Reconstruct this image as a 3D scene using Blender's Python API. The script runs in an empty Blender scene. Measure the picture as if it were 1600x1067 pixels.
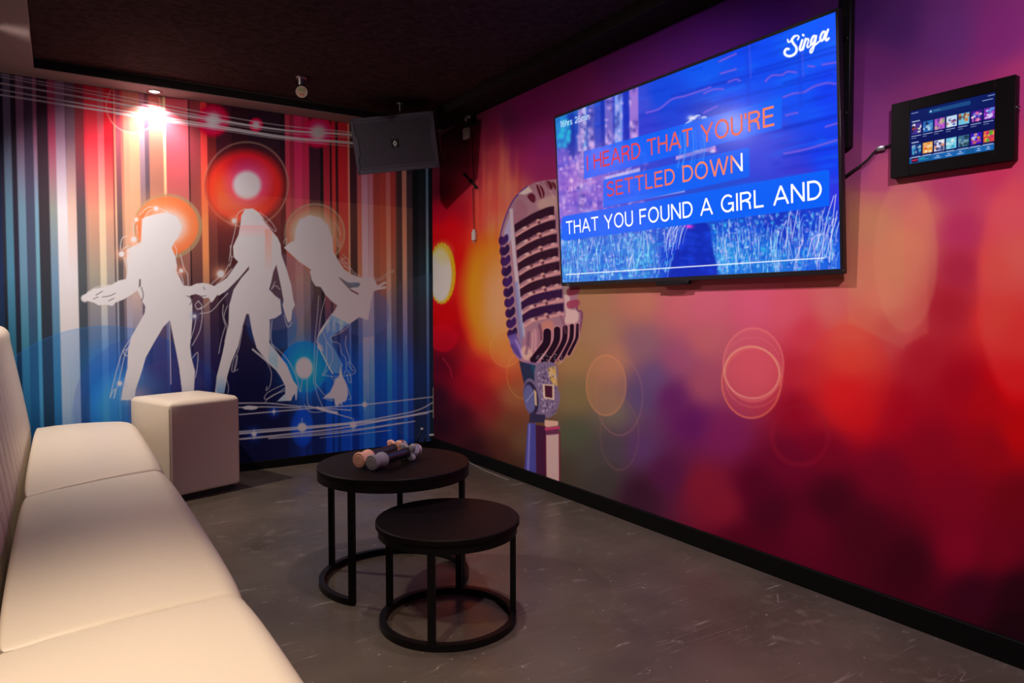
import bpy, bmesh, math, random
import numpy as np
from mathutils import Vector, Matrix

# ------------------------------------------------------------------ camera, world, exposure
# room axes: right wall is x=0 (room at x<0), back wall is y=0 (room at y<0), floor z=0
sc = bpy.context.scene
COL = sc.collection
FPX, PITCH, ROLL, YAW, CX, CY, SHY, CH = 1097.76, .0337, -.0018, .5733, 2.555, 5.1385, -17.08, 1.15
cy_, sy_, cp_, sp_ = math.cos(YAW), math.sin(YAW), math.cos(PITCH), math.sin(PITCH)
FW = np.array([sy_ * cp_, cy_ * cp_, -sp_]); R0 = np.array([cy_, -sy_, 0.]); U0 = np.cross(R0, FW)
RT = math.cos(ROLL) * R0 + math.sin(ROLL) * U0; UP = -math.sin(ROLL) * R0 + math.cos(ROLL) * U0
EYE = np.array([-CX, -CY, CH])
cam = bpy.data.cameras.new('camera'); cam_o = bpy.data.objects.new('camera', cam); COL.objects.link(cam_o)
cam.sensor_width = 36; cam.lens = FPX / 1600 * 36; cam.shift_y = SHY / 1600; cam.clip_start = .02
M = Matrix.Identity(4)
for i in range(3):
    M[i][0], M[i][1], M[i][2], M[i][3] = RT[i], UP[i], -FW[i], EYE[i]
cam_o.matrix_world = M
sc.camera = cam_o
vs = sc.view_settings
vs.view_transform = 'Standard'; vs.look = 'None'; vs.exposure = 0; vs.gamma = 1; vs.use_curve_mapping = False
wd = bpy.data.worlds.new('world'); sc.world = wd; wd.use_nodes = True
wd.node_tree.nodes['Background'].inputs[0].default_value = (.6, .5, .55, 1)
wd.node_tree.nodes['Background'].inputs[1].default_value = .02

WARM = (1, .80, .62)
def lamp(name, loc, power, color=WARM, size=120, blend=.6, radius=.04, aim=(0, 0, -1)):
    l = bpy.data.lights.new(name, 'SPOT'); l.energy = power; l.color = color
    l.spot_size = math.radians(size); l.spot_blend = blend; l.shadow_soft_size = radius
    o = bpy.data.objects.new(name, l); COL.objects.link(o); o.location = loc
    o.rotation_euler = Vector(aim).to_track_quat('-Z', 'Y').to_euler()
    return o
SOF = 2.53          # underside of the soffits
CEIL = 2.59         # recessed ceiling
# (x, y, z, power, colour, cone, blend, aim)
LAMPS = dict(
    wall=((-2.01, -.085, SOF - .02), 36, (1, .88, .80), 128, .8, (0, -.05, -1)),
    far=((-2.86, -.85, SOF - .02), 168, (1, .85, .73), 132, 1., (.78, .16, -1)),
    near=((-2.72, -4.0, SOF - .02), 240, (1, .82, .64), 74, 1., (.15, 0, -1)),
    mid=((-1.35, -3.05, CEIL - .02), 112, (1, .80, .92), 112, 1., (.72, .35, -1)),
    rear=((-1.5, -5.0, CEIL - .02), 155, (1, .80, .92), 116, 1., (.74, .40, -1)),
)
for k, (loc, p, c, s, b, aim) in LAMPS.items():
    lamp('lamp_' + k, loc, p, c, s, b, .035, aim)

# ------------------------------------------------------------------ projection helpers
def project(P):
    d = np.asarray(P, float) - EYE
    w = np.maximum(d @ FW, .05)
    return 800 + FPX * (d @ RT) / w, 533.5 + SHY - FPX * (d @ UP) / w
def ray(px, py):
    return FW + RT * ((px - 800) / FPX) - UP * ((py - 533.5 - SHY) / FPX)
def at(px, py, axis, val):
    d = ray(px, py); t = (val - EYE[axis]) / d[axis]
    return Vector(EYE + d * t)

def lin(c):
    c = np.asarray(c, float)
    return np.where(c <= .04045, c / 12.92, ((c + .055) / 1.055) ** 2.4)
def hx(s):
    return np.array([int(s[i:i + 2], 16) for i in (0, 2, 4)], float) / 255
def rgb(*c):
    return np.array(c, float) / 255

# ------------------------------------------------------------------ painting a print onto a fine mesh
class Canvas:
    """A print: sRGB colours held per vertex, drawn with shapes given in the print's own drawing coordinates."""
    def __init__(s, X, Y):
        s.x = X.ravel().astype(float); s.y = Y.ravel().astype(float)
        s.c = np.zeros((s.x.size, 3))
    def box(s, x0, y0, x1, y1):
        return np.nonzero((s.x >= x0) & (s.x <= x1) & (s.y >= y0) & (s.y <= y1))[0]
    def mix(s, idx, a, col):
        a = np.clip(a, 0, 1)[:, None]
        col = np.asarray(col)
        s.c[idx] = s.c[idx] * (1 - a) + col * a
    def field(s, pts, sig=22., pw=2.):
        P = np.array([p[:2] for p in pts], float); C = np.array([p[2:] for p in pts], float) / 255
        for k in range(0, s.x.size, 40000):
            d = (s.x[k:k + 40000, None] - P[:, 0]) ** 2 + (s.y[k:k + 40000, None] - P[:, 1]) ** 2
            w = 1 / (d + sig ** 2) ** pw
            s.c[k:k + 40000] = (w @ C) / w.sum(1)[:, None]
    def poly(s, pts, col, a=1., soft=.7):
        p = np.array(pts, float)
        m = soft + 1
        i = s.box(p[:, 0].min() - m, p[:, 1].min() - m, p[:, 0].max() + m, p[:, 1].max() + m)
        if not i.size: return
        x, y = s.x[i], s.y[i]
        ins = np.zeros(i.size, bool); dm = np.full(i.size, 1e9)
        q = np.roll(p, -1, 0)
        for (x0, y0), (x1, y1) in zip(p, q):
            dx, dy = x1 - x0, y1 - y0; L = dx * dx + dy * dy + 1e-12
            t = np.clip(((x - x0) * dx + (y - y0) * dy) / L, 0, 1)
            dm = np.minimum(dm, (x - x0 - t * dx) ** 2 + (y - y0 - t * dy) ** 2)
            if y0 != y1:
                ins ^= ((y0 > y) != (y1 > y)) & (x < dx * (y - y0) / dy + x0)
        d = np.sqrt(dm) * np.where(ins, 1, -1)
        s.mix(i, a * np.clip(d / (2 * soft) + .5, 0, 1), col)
    def smooth(s, pts, n=4, closed=True):
        p = np.array(pts, float); N = len(p); out = []
        for k in range(N if closed else N - 1):
            a, b, c, d = (p[(k - 1) % N], p[k], p[(k + 1) % N], p[(k + 2) % N]) if closed else \
                (p[max(k - 1, 0)], p[k], p[k + 1], p[min(k + 2, N - 1)])
            for t in np.arange(n) / n:
                out.append(.5 * ((2 * b) + (c - a) * t + (2 * a - 5 * b + 4 * c - d) * t * t + (3 * b - a - 3 * c + d) * t ** 3))
        if not closed: out.append(p[-1])
        return np.array(out)
    def blobpoly(s, pts, col, a=1., soft=.7, n=4):
        s.poly(s.smooth(pts, n), col, a, soft)
    def line(s, pts, w, col, a=1., curve=True, soft=.6):
        p = s.smooth(pts, 5, False) if curve and len(pts) > 2 else np.array(pts, float)
        m = w + 1.5
        i = s.box(p[:, 0].min() - m, p[:, 1].min() - m, p[:, 0].max() + m, p[:, 1].max() + m)
        if not i.size: return
        x, y = s.x[i], s.y[i]; dm = np.full(i.size, 1e9)
        for (x0, y0), (x1, y1) in zip(p[:-1], p[1:]):
            dx, dy = x1 - x0, y1 - y0; L = dx * dx + dy * dy + 1e-12
            t = np.clip(((x - x0) * dx + (y - y0) * dy) / L, 0, 1)
            dm = np.minimum(dm, (x - x0 - t * dx) ** 2 + (y - y0 - t * dy) ** 2)
        d = w / 2 - np.sqrt(dm)
        s.mix(i, a * np.clip(d / (2 * soft) + .5, 0, 1) * min(1, .35 + w * .65), col)
    def _er(s, cx, cy, rx, ry, rot, m):
        R = max(rx, ry) * m + 4
        i = s.box(cx - R, cy - R, cx + R, cy + R)
        dx, dy = s.x[i] - cx, s.y[i] - cy
        c, n = math.cos(rot), math.sin(rot)
        return i, np.sqrt(((c * dx + n * dy) / rx) ** 2 + ((-n * dx + c * dy) / ry) ** 2)
    def ell(s, cx, cy, rx, ry, col, a=1., soft=.06, rot=0.):
        i, r = s._er(cx, cy, rx, ry, rot, 1 + soft)
        s.mix(i, a * np.clip((1 - r) / (2 * soft) + .5, 0, 1), col)
    def ring(s, cx, cy, rx, ry, w, col, a=1., rot=0.):
        i, r = s._er(cx, cy, rx, ry, rot, 1.2)
        d = w / 2 - np.abs(r - 1) * min(rx, ry)
        s.mix(i, a * np.clip(d / 1.4 + .5, 0, 1), col)
    def glow(s, cx, cy, rx, ry, col, a=1., rot=0., p=2.):
        i, r = s._er(cx, cy, rx, ry, rot, 2.6)
        s.mix(i, a * np.exp(-np.power(r, p)), col)

def add_colour(me, lincol):
    n = len(me.vertices)
    at_ = me.color_attributes.new('print', 'FLOAT_COLOR', 'POINT')
    buf = np.ones((n, 4), np.float32); buf[:, :3] = np.clip(lincol, 0, 4)
    at_.data.foreach_set('color', buf.ravel())

def grid_object(name, P, lincol, mat, slab=None, parent=None):
    """P: (n, m, 3) points; slab: 8 corners of the solid behind the printed face."""
    n, m = P.shape[:2]
    V = P.reshape(-1, 3)
    idx = np.arange(n * m).reshape(n, m)
    F = np.stack([idx[:-1, :-1], idx[1:, :-1], idx[1:, 1:], idx[:-1, 1:]], -1).reshape(-1, 4)
    if slab is not None:
        k = len(V); V = np.vstack([V, np.array(slab, float)])
        F = np.vstack([F, np.array([[0, 1, 2, 3], [7, 6, 5, 4], [0, 4, 5, 1], [1, 5, 6, 2], [2, 6, 7, 3], [3, 7, 4, 0]]) + k])
        lincol = np.vstack([lincol, np.full((8, 3), .02)])
    me = bpy.data.meshes.new(name)
    me.vertices.add(len(V)); me.vertices.foreach_set('co', V.astype(np.float32).ravel())
    me.loops.add(F.size); me.loops.foreach_set('vertex_index', F.astype(np.int32).ravel())
    me.polygons.add(len(F)); me.polygons.foreach_set('loop_start', np.arange(0, F.size, 4, dtype=np.int32))
    me.polygons.foreach_set('loop_total', np.full(len(F), 4, np.int32))
    me.update(calc_edges=True); me.validate()
    add_colour(me, lincol)
    me.materials.append(mat)
    o = bpy.data.objects.new(name, me); COL.objects.link(o)
    if parent: o.parent = parent
    return o

# ------------------------------------------------------------------ materials
def mat(name, color=(.5, .5, .5), rough=.5, metal=0., spec=.5, bump=0., scale=40., var=0., coat=0., detail=4.):
    m = bpy.data.materials.new(name); m.use_nodes = True
    nt = m.node_tree; b = nt.nodes['Principled BSDF']
    b.inputs['Base Color'].default_value = (*color, 1); b.inputs['Roughness'].default_value = rough
    b.inputs['Metallic'].default_value = metal; b.inputs['Specular IOR Level'].default_value = spec
    if coat: b.inputs['Coat Weight'].default_value = coat; b.inputs['Coat Roughness'].default_value = .15
    tc = nt.nodes.new('ShaderNodeTexCoord'); nz = nt.nodes.new('ShaderNodeTexNoise')
    nz.inputs['Scale'].default_value = scale; nz.inputs['Detail'].default_value = detail
    nt.links.new(tc.outputs['Object'], nz.inputs['Vector'])
    if var:
        mx = nt.nodes.new('ShaderNodeMixRGB'); mx.blend_type = 'MIX'
        c = np.array(color)
        mx.inputs[1].default_value = (*(c * (1 - var)), 1); mx.inputs[2].default_value = (*np.minimum(c * (1 + var), 1), 1)
        nt.links.new(nz.outputs['Fac'], mx.inputs[0]); nt.links.new(mx.outputs[0], b.inputs['Base Color'])
    if bump:
        bp = nt.nodes.new('ShaderNodeBump'); bp.inputs['Strength'].default_value = bump; bp.inputs['Distance'].default_value = .01
        nt.links.new(nz.outputs['Fac'], bp.inputs['Height']); nt.links.new(bp.outputs[0], b.inputs['Normal'])
    return m

def print_mat(name, rough=.85, spec=.03, bump=.08):
    """wallpaper: the printed colours with a faint horizontal linen grain"""
    m = mat(name, rough=rough, spec=spec); nt = m.node_tree; b = nt.nodes['Principled BSDF']
    ca = nt.nodes.new('ShaderNodeVertexColor'); ca.layer_name = 'print'
    nt.links.new(ca.outputs['Color'], b.inputs['Base Color'])
    tc = nt.nodes['Texture Coordinate']; mp = nt.nodes.new('ShaderNodeMapping'); mp.inputs['Scale'].default_value = (6, 6, 90)
    nz = nt.nodes['Noise Texture']; nz.inputs['Scale'].default_value = 3
    nt.links.new(tc.outputs['Object'], mp.inputs['Vector']); nt.links.new(mp.outputs[0], nz.inputs['Vector'])
    bp = nt.nodes.new('ShaderNodeBump'); bp.inputs['Strength'].default_value = bump; bp.inputs['Distance'].default_value = .01
    nt.links.new(nz.outputs['Fac'], bp.inputs['Height']); nt.links.new(bp.outputs[0], b.inputs['Normal'])
    return m

def screen_mat(name, strength=1.):
    """a lit display under glossy glass"""
    m = mat(name, (.003, .003, .004), rough=.17, spec=.4); nt = m.node_tree; b = nt.nodes['Principled BSDF']
    ca = nt.nodes.new('ShaderNodeVertexColor'); ca.layer_name = 'print'
    nt.links.new(ca.outputs['Color'], b.inputs['Emission Color'])
    b.inputs['Emission Strength'].default_value = strength
    return m

def floor_mat():
    m = mat('sealed_concrete', (.075, .062, .055), rough=.32, spec=.5); nt = m.node_tree; b = nt.nodes['Principled BSDF']
    N = nt.nodes.new; L = nt.links.new
    tc = nt.nodes['Texture Coordinate']
    def noise(scale, det, stretch=None, rot=0.):
        n = N('ShaderNodeTexNoise'); n.inputs['Scale'].default_value = scale; n.inputs['Detail'].default_value = det
        if stretch:
            mp = N('ShaderNodeMapping'); mp.inputs['Scale'].default_value = stretch; mp.inputs['Rotation'].default_value = (0, 0, rot)
            L(tc.outputs['Object'], mp.inputs['Vector']); L(mp.outputs[0], n.inputs['Vector'])
        else: L(tc.outputs['Object'], n.inputs['Vector'])
        return n.outputs['Fac']
    def ramp(f, p0, p1, c0=(0, 0, 0), c1=(1, 1, 1)):
        r = N('ShaderNodeValToRGB'); e = r.color_ramp.elements
        e[0].position, e[1].position = p0, p1; e[0].color = (*c0, 1); e[1].color = (*c1, 1)
        L(f, r.inputs[0]); return r.outputs[0]
    base = ramp(noise(2.2, 8), .35, .7, (.078, .062, .047), (.124, .100, .077))
    cur = base
    def over(fac, col, k):
        nonlocal cur
        mu = N('ShaderNodeMath'); mu.operation = 'MULTIPLY'; mu.inputs[1].default_value = k
        L(fac, mu.inputs[0])
        mx = N('ShaderNodeMixRGB'); L(mu.outputs[0], mx.inputs[0]); L(cur, mx.inputs[1]); mx.inputs[2].default_value = (*col, 1)
        cur = mx.outputs[0]
    def mask(a, b_):
        mu = N('ShaderNodeMath'); mu.operation = 'MULTIPLY'; L(a, mu.inputs[0]); L(b_, mu.inputs[1]); return mu.outputs[0]
    for rot, sx, sc_ in ((.4, .8, 2.0), (1.7, .7, 1.7), (2.6, .9, 2.3), (1.1, .5, 1.9)):
        # hairline scratches: the thin zero-contour of a stretched noise, broken up by a second noise
        f = noise(sc_, 1, (sx, 7, 1), rot)
        d = N('ShaderNodeMath'); d.operation = 'SUBTRACT'; L(f, d.inputs[0]); d.inputs[1].default_value = .5
        ab = N('ShaderNodeMath'); ab.operation = 'ABSOLUTE'; L(d.outputs[0], ab.inputs[0])
        ln = ramp(ab.outputs[0], .0, .0035, (1, 1, 1), (0, 0, 0))
        over(mask(ln, ramp(noise(3.1 + rot, 3), .56, .66)), (.45, .41, .37), .55)
    over(ramp(noise(55, 2), .70, .76), (.45, .40, .35), .6)           # specks
    over(mask(ramp(noise(14, 6), .55, .75), ramp(noise(1.6, 2), .5, .7)), (.28, .24, .20), .5)   # scuffed patches
    L(cur, b.inputs['Base Color'])
    L(ramp(noise(5, 5), .3, .7, (.24,) * 3, (.42,) * 3), b.inputs['Roughness'])
    bp = N('ShaderNodeBump'); bp.inputs['Strength'].default_value = .06; bp.inputs['Distance'].default_value = .01
    L(noise(18, 5), bp.inputs['Height']); L(bp.outputs[0], b.inputs['Normal'])
    return m

MAT = {}
MAT['floor'] = floor_mat()
MAT['mural'] = print_mat('printed_wallpaper')
MAT['mural_photo'] = print_mat('printed_photo_wallpaper', .75, .06, .03)
MAT['ceiling'] = mat('rough_black_ceiling', (.034, .018, .019), .95, spec=.1, bump=1., scale=26, var=.95, detail=8)
MAT['soffit'] = mat('dark_soffit_paint', (.25, .185, .19), .75, spec=.12, bump=.05, scale=60)
MAT['beam'] = mat('black_beam_paint', (.012, .009, .009), .8, spec=.15, bump=.1, scale=40, var=.2)
MAT['wallpaint'] = mat('dark_wall_paint', (.05, .04, .045), .7, bump=.05, scale=60)
MAT['baseboard'] = mat('black_baseboard', (.0035, .003, .003), .6, spec=.12, bump=.03)
MAT['leather'] = mat('cream_faux_leather', (.72, .63, .52), .42, spec=.35, bump=.07, scale=260, var=.03, detail=3)
MAT['thread'] = mat('tan_thread', (.42, .30, .21), .8)
MAT['plinth'] = mat('black_plinth', (.012, .011, .011), .6)
MAT['black_wood'] = mat('black_stained_wood', (.0055, .0030, .0030), .5, spec=.13, bump=.06, scale=30, var=.3)
MAT['black_metal'] = mat('black_powder_coat', (.0045, .0036, .0036), .42, spec=.2, bump=.02, scale=200)
MAT['tv_plastic'] = mat('tv_black_plastic', (.010, .009, .012), .35, spec=.5, bump=.01)
MAT['plastic'] = mat('matt_black_plastic', (.007, .006, .008), .5, spec=.3, bump=.03, scale=120)
MAT['speaker_box'] = mat('textured_speaker_paint', (.012, .011, .012), .7, bump=.3, scale=220)
MAT['chrome'] = mat('polished_chrome', (.75, .75, .78), .15, metal=1)
MAT['steel'] = mat('brushed_steel', (.45, .45, .48), .35, metal=1, bump=.02)
MAT['white_plastic'] = mat('white_plastic', (.72, .70, .68), .45, bump=.01)
MAT['cable'] = mat('black_cable_sheath', (.010, .009, .010), .5, bump=.02)
MAT['clear_cable'] = mat('grey_cable_sheath', (.30, .27, .25), .4, bump=.02)
MAT['peach_rubber'] = mat('peach_rubber', (.78, .40, .26), .6, bump=.02, scale=90)
MAT['grey_rubber'] = mat('grey_rubber', (.24, .22, .23), .6, bump=.02, scale=90)
MAT['mic_body'] = mat('glossy_black_handle', (.012, .012, .016), .18, spec=.6, bump=.01)
MAT['mic_grille'] = mat('silver_wire_grille', (.62, .62, .70), .28, metal=1, bump=.9, scale=420)

def grille_mat():
    """perforated steel: fine staggered round holes"""
    m = mat('perforated_grille', (.035, .033, .04), .45, metal=.2); nt = m.node_tree; b = nt.nodes['Principled BSDF']
    tc = nt.nodes['Texture Coordinate']; vo = nt.nodes.new('ShaderNodeTexVoronoi'); vo.inputs['Scale'].default_value = 105
    vo.inputs['Randomness'].default_value = .12
    nt.links.new(tc.outputs['Object'], vo.inputs['Vector'])
    r = nt.nodes.new('ShaderNodeValToRGB'); e = r.color_ramp.elements
    e[0].position, e[1].position = .33, .42; e[0].color = (.001, .001, .001, 1); e[1].color = (.050, .040, .072, 1)  # violet tint: the television's blue light put into the grille colour
    nt.links.new(vo.outputs['Distance'], r.inputs[0]); nt.links.new(r.outputs[0], b.inputs['Base Color'])
    return m
MAT['grille'] = grille_mat()
MAT['speaker_frame'] = mat('speaker_frame_plastic', (.050, .042, .070), .5, spec=.4, bump=.05, scale=150)  # violet stands for blue screen light, put into the colour

def glow_mat(name, color, strength):
    m = mat(name, (.8, .8, .8), .4); b = m.node_tree.nodes['Principled BSDF']
    b.inputs['Emission Color'].default_value = (*color, 1); b.inputs['Emission Strength'].default_value = strength
    return m
MAT['lens_lit'] = glow_mat('lit_lens', (1, .86, .68), 6)

# ------------------------------------------------------------------ mesh helpers
def finish(bm, name, material, parent=None, smooth=True, angle=40):
    bmesh.ops.recalc_face_normals(bm, faces=bm.faces)
    me = bpy.data.meshes.new(name); bm.to_mesh(me); bm.free()
    if smooth:
        me.polygons.foreach_set('use_smooth', [True] * len(me.polygons))
        me.set_sharp_from_angle(angle=math.radians(angle))
    me.materials.append(material)
    o = bpy.data.objects.new(name, me); COL.objects.link(o)
    if parent: o.parent = parent
    return o
def box(bm, x0, y0, z0, x1, y1, z1, bev=0., seg=2, mtx=None):
    r = bmesh.ops.create_cube(bm, size=1.)
    v = r['verts']
    bmesh.ops.scale(bm, vec=(abs(x1 - x0), abs(y1 - y0), abs(z1 - z0)), verts=v)
    bmesh.ops.translate(bm, vec=((x0 + x1) / 2, (y0 + y1) / 2, (z0 + z1) / 2), verts=v)
    vs_ = list(v)
    if bev:
        ed = list({e for q in v for e in q.link_edges})
        rr = bmesh.ops.bevel(bm, geom=ed, offset=bev, segments=seg, affect='EDGES', profile=.5)
        vs_ = list({q for f in rr['faces'] for q in f.verts} | {q for q in v if q.is_valid})
    if mtx is not None: bmesh.ops.transform(bm, matrix=mtx, verts=vs_)
    return vs_
def lathe(bm, prof, n=32, mtx=None, caps=True):
    """prof: (radius, height) pairs around local z"""
    rings = []
    for r, z in prof:
        rings.append([bm.verts.new((r * math.cos(2 * math.pi * k / n), r * math.sin(2 * math.pi * k / n), z)) for k in range(n)])
    for a, b in zip(rings[:-1], rings[1:]):
        for k in range(n): bm.faces.new((a[k], a[(k + 1) % n], b[(k + 1) % n], b[k]))
    if caps: bm.faces.new(rings[0]); bm.faces.new(rings[-1])
    if mtx is not None: bmesh.ops.transform(bm, matrix=mtx, verts=[v for r in rings for v in r])
def tube(bm, pts, r, n=10, closed=False, square=False):
    pts = [Vector(p) for p in pts]; N = len(pts); rings = []
    nrm = None
    for i, p in enumerate(pts):
        a = pts[(i - 1) % N] if closed or i else p; b = pts[(i + 1) % N] if closed or i < N - 1 else p
        t = (b - a).normalized()
        if nrm is None: nrm = t.orthogonal().normalized() if abs(t.z) > .9 else Vector((0, 0, 1)).cross(t).normalized()
        nrm = (nrm - t * nrm.dot(t)).normalized(); bi = t.cross(nrm)
        rr = r[i] if hasattr(r, '__len__') else r
        off = math.pi / 4 if square else 0
        rings.append([bm.verts.new(p + (nrm * math.cos(2 * math.pi * k / n + off) + bi * math.sin(2 * math.pi * k / n + off)) * rr) for k in range(n)])
    for i in range(N if closed else N - 1):
        a, b = rings[i], rings[(i + 1) % N]
        for k in range(n): bm.faces.new((a[k], a[(k + 1) % n], b[(k + 1) % n], b[k]))
    if not closed: bm.faces.new(rings[0]); bm.faces.new(rings[-1])
def spline(pts, n=8):
    c = Canvas.smooth(None, pts, n, False); return [Vector(p) for p in c]
def empty(name, loc, rz=0., label=None, cat=None, group=None):
    o = bpy.data.objects.new(name, None); COL.objects.link(o); o.location = loc; o.rotation_euler = (0, 0, rz)
    o.empty_display_size = .1
    if label: tag(o, label, cat, group)
    return o
def tag(o, label, cat, group=None):
    o['label'] = label; o['category'] = cat; o['kind'] = 'thing'
    if group: o['group'] = group
def structure(name, bm, m, label=None, smooth=False):
    o = finish(bm, name, m, smooth=smooth); o['kind'] = 'structure'
    if label: o['label'] = label
    o['category'] = name.split('_')[0]
    return o

# ------------------------------------------------------------------ room shell
def soffit(o):
    """upright faces are painted black like the ceiling recess"""
    o.data.materials.append(MAT['beam'])
    for f in o.data.polygons:
        if abs(f.normal.z) < .5: f.material_index = 1
XL, YR, WT = -3.05, -6.3, .12          # left wall, rear wall, wall thickness
b = bmesh.new(); box(b, XL - WT, YR - WT, -.1, WT, WT, 0); structure('floor', b, MAT['floor'], 'dark scuffed polished concrete floor')
b = bmesh.new(); box(b, XL - WT, YR - WT, CEIL, WT, WT, CEIL + .1); structure('ceiling', b, MAT['ceiling'], 'rough textured black ceiling in a shallow recess')
b = bmesh.new(); box(b, XL - WT, YR, 0, XL, 0, CEIL); structure('wall_left', b, MAT['wallpaint'], 'dark painted wall behind the sofa')
b = bmesh.new(); box(b, XL - WT, YR - WT, 0, WT, YR, CEIL); structure('wall_rear', b, MAT['wallpaint'], 'dark painted wall at the rear of the room')
b = bmesh.new(); box(b, XL, -.20, SOF, 0, 0, CEIL, .004, 1); soffit(structure('trim_1', b, MAT['soffit'], 'brown soffit strip above the dancers mural'))
b = bmesh.new(); box(b, XL, YR, SOF, -2.645, -.20, CEIL, .004, 1); soffit(structure('trim_2', b, MAT['soffit'], 'wide pinkish grey soffit above the sofa'))
b = bmesh.new(); box(b, -.22, YR, SOF, 0, -.20, CEIL, .004, 1); structure('trim_3', b, MAT['beam'], 'black beam along the top of the microphone mural')
b = bmesh.new(); box(b, XL, -.012, 0, -.012, 0, .06, .003, 1); structure('baseboard_back', b, MAT['baseboard'], 'low black baseboard under the dancers mural')
b = bmesh.new(); box(b, -.016, YR, 0, 0, 0, .085, .003, 1); structure('baseboard_right', b, MAT['baseboard'], 'black baseboard under the microphone mural')

# ------------------------------------------------------------------ dancers mural (back wall)
WHITE_PX = np.array([0, 110, 250, 330, 400, 480, 550, 676, 900], float)
WHITE_C = np.array([(185, 165, 170), (190, 167, 172), (208, 193, 196), (190, 170, 176), (172, 148, 156), (140, 112, 122), (124, 95, 105), (120, 90, 95), (120, 90, 95)], float) / 255
STRIPES = '''6 1e1c2a 1e2038 22284a 1c2a40 141e2e 101820
11 231a26 2a2230 2a262e 1c1a22 181820 141418
23 5f5068 4e6478 466c88 2e5870 2a5468 24485c
31 281c26 2a222e 2c2434 1e2230 18222c 141c24
43 784c66 5e6c80 5a7088 3c6880 30607c 285068
57 462e42 403c50 3e4056 2c4460 264c6c 1e3c58
63 8c4a66 66788c 5f7f92 4a7c98 4c84a0 406f88
80 38202c 34282e 302c34 2a2c38 282c36 22262e
92 9a3450 78706f 62708a 4a6884 326488 28507a
107 885a72 b8a0a8 bea6ac bea6a8 b8a6a8 9aa4b8
108 4a2c3c b098a0 bea6ac bea6a8 a0a0b0 3a78b0
122 6a4252 b88880 bea6ac bea6a8 b8a6a8 8aa0b8
136 7c2a34 4c3c42 484448 3e3c46 2c405c 2a4464
140 c82838 a06a60 7c6a66 6a606c 2e6ca8 2470b0
157 d02c3a b4705e 8e7a70 70687a 1f70b4 166ab0
167 c44450 d09a80 c0a590 9a93a2 5a92c6 4a8ec8
180 e41f2c c07a66 94807a 706880 2e6eb4 2268b4
182 701820 6a3c38 4a363a 403a50 284a88 204a90
185 f06a5a d8957a a08c84 8c88a0 5c94cc 4a8ed0
193 9a4450 62484a 54484a 443c4c 3a4478 2a4a90
197 d05850 b4765e 8e6e68 645468 4060a8 2a5ab0
206 c88068 c88a70 b89080 9088a8 5c80c0 3a70c0
222 cc8a6c cc8c74 d0a090 807890 3c6cb4 2a60b0
230 a07480 806068 6a5660 54465c 3c4a8c 2a4a98
237 6c4c58 5c464e 4a3e46 443c50 2c3c7c 203880
259 b06858 a86a5c 9a7068 604c6c 383c80 2a3480
263 f8b48c f0a078 c09080 7078b0 4a64b8 3a58b8
298 cc4a56 a85852 7e5048 4c3c58 38347c 2a2c78
300 401820 301c20 28181c 241c30 1c1840 161440
317 8c3038 80403a 643a36 50344a 3a2c60 2c2860
327 e83434 f07044 c07850 705868 3c4a9c 2a4cb0
341 661a1e 6e3030 5c302c 3a2438 2a1c48 201c48
365 3a1420 541a22 3a1c20 281826 1a1436 141230
390 2c1018 501a22 381a1e 281828 141230 12102c
440 24101a 4a1820 381a1e 281828 141230 12102a
448 1e0c14 3a1018 381c1e 2c1a2c 141838 100e2c
455 8c2034 8a2c34 7a3c34 584858 24488c 0e2c78
462 741428 7c2c34 804038 50485c 1c4c90 10308a
474 98183c 8e2e40 8a5044 584a5c 2258a0 10309a
485 8a1430 7c2834 704238 44384c 1a4484 0c1c60
502 2c0e1a 3c1820 3c2424 30203a 182450 0a1038
507 160a10 1a0e12 201416 1c1628 10184a 0a1440
517 741020 7c1e28 6a2c28 302040 10306c 0a2068
520 200a10 280e14 301a1a 241a30 0c1c50 081444
526 84121c 80221f 6e3026 34243c 0e2a68 0a2060
530 280a10 2e0e14 301618 1e1430 0a1848 081440
545 80101a 7a1c1e 6c3026 30223e 102c6c 0a2064
548 90403c 8a4640 7c4c40 44385a 1a3878 102868
559 260c14 2c1016 281416 1c1428 0a1a4c 081448
566 6a2430 78302c 743f35 443450 122c68 0a2260
576 7a3c50 7c5468 7e5c68 7c5860 7c6068 123070
577 5a2430 603848 7a5660 7c5860 3a4878 102868
584 7c3444 784858 7c5864 7c5860 5a5a80 103070
594 661c20 6a2420 60302a 2c2440 0a1e54 081a50
604 701e20 74261f 6a342a 302646 0a2258 081c58
611 7c3038 80403a 7e5048 545070 1c4884 0e2c70
619 701c20 6e2420 5c342c 342c48 102a68 0a2060
621 401818 3e201e 30201e 201a2c 0a1a4a 081440
629 2a141a 2a161c 2e1e22 241c30 0e1c50 0a1848
636 7c4440 80483e 784c44 4c4468 1c3c80 10308a
645 281822 2a1a20 302026 261e36 10205c 0a184c
654 0c0a0e 0e0c10 121016 100e16 0a0e24 080a1c
666 121016 131118 16151c 14141e 0c1028 0a0c20
670 40445a 444a5a 3c4250 343c58 1c2c58 141c40
720 0c0b12 0c0c12 0b0c12 0a0c14 080a18 06080e'''
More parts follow.
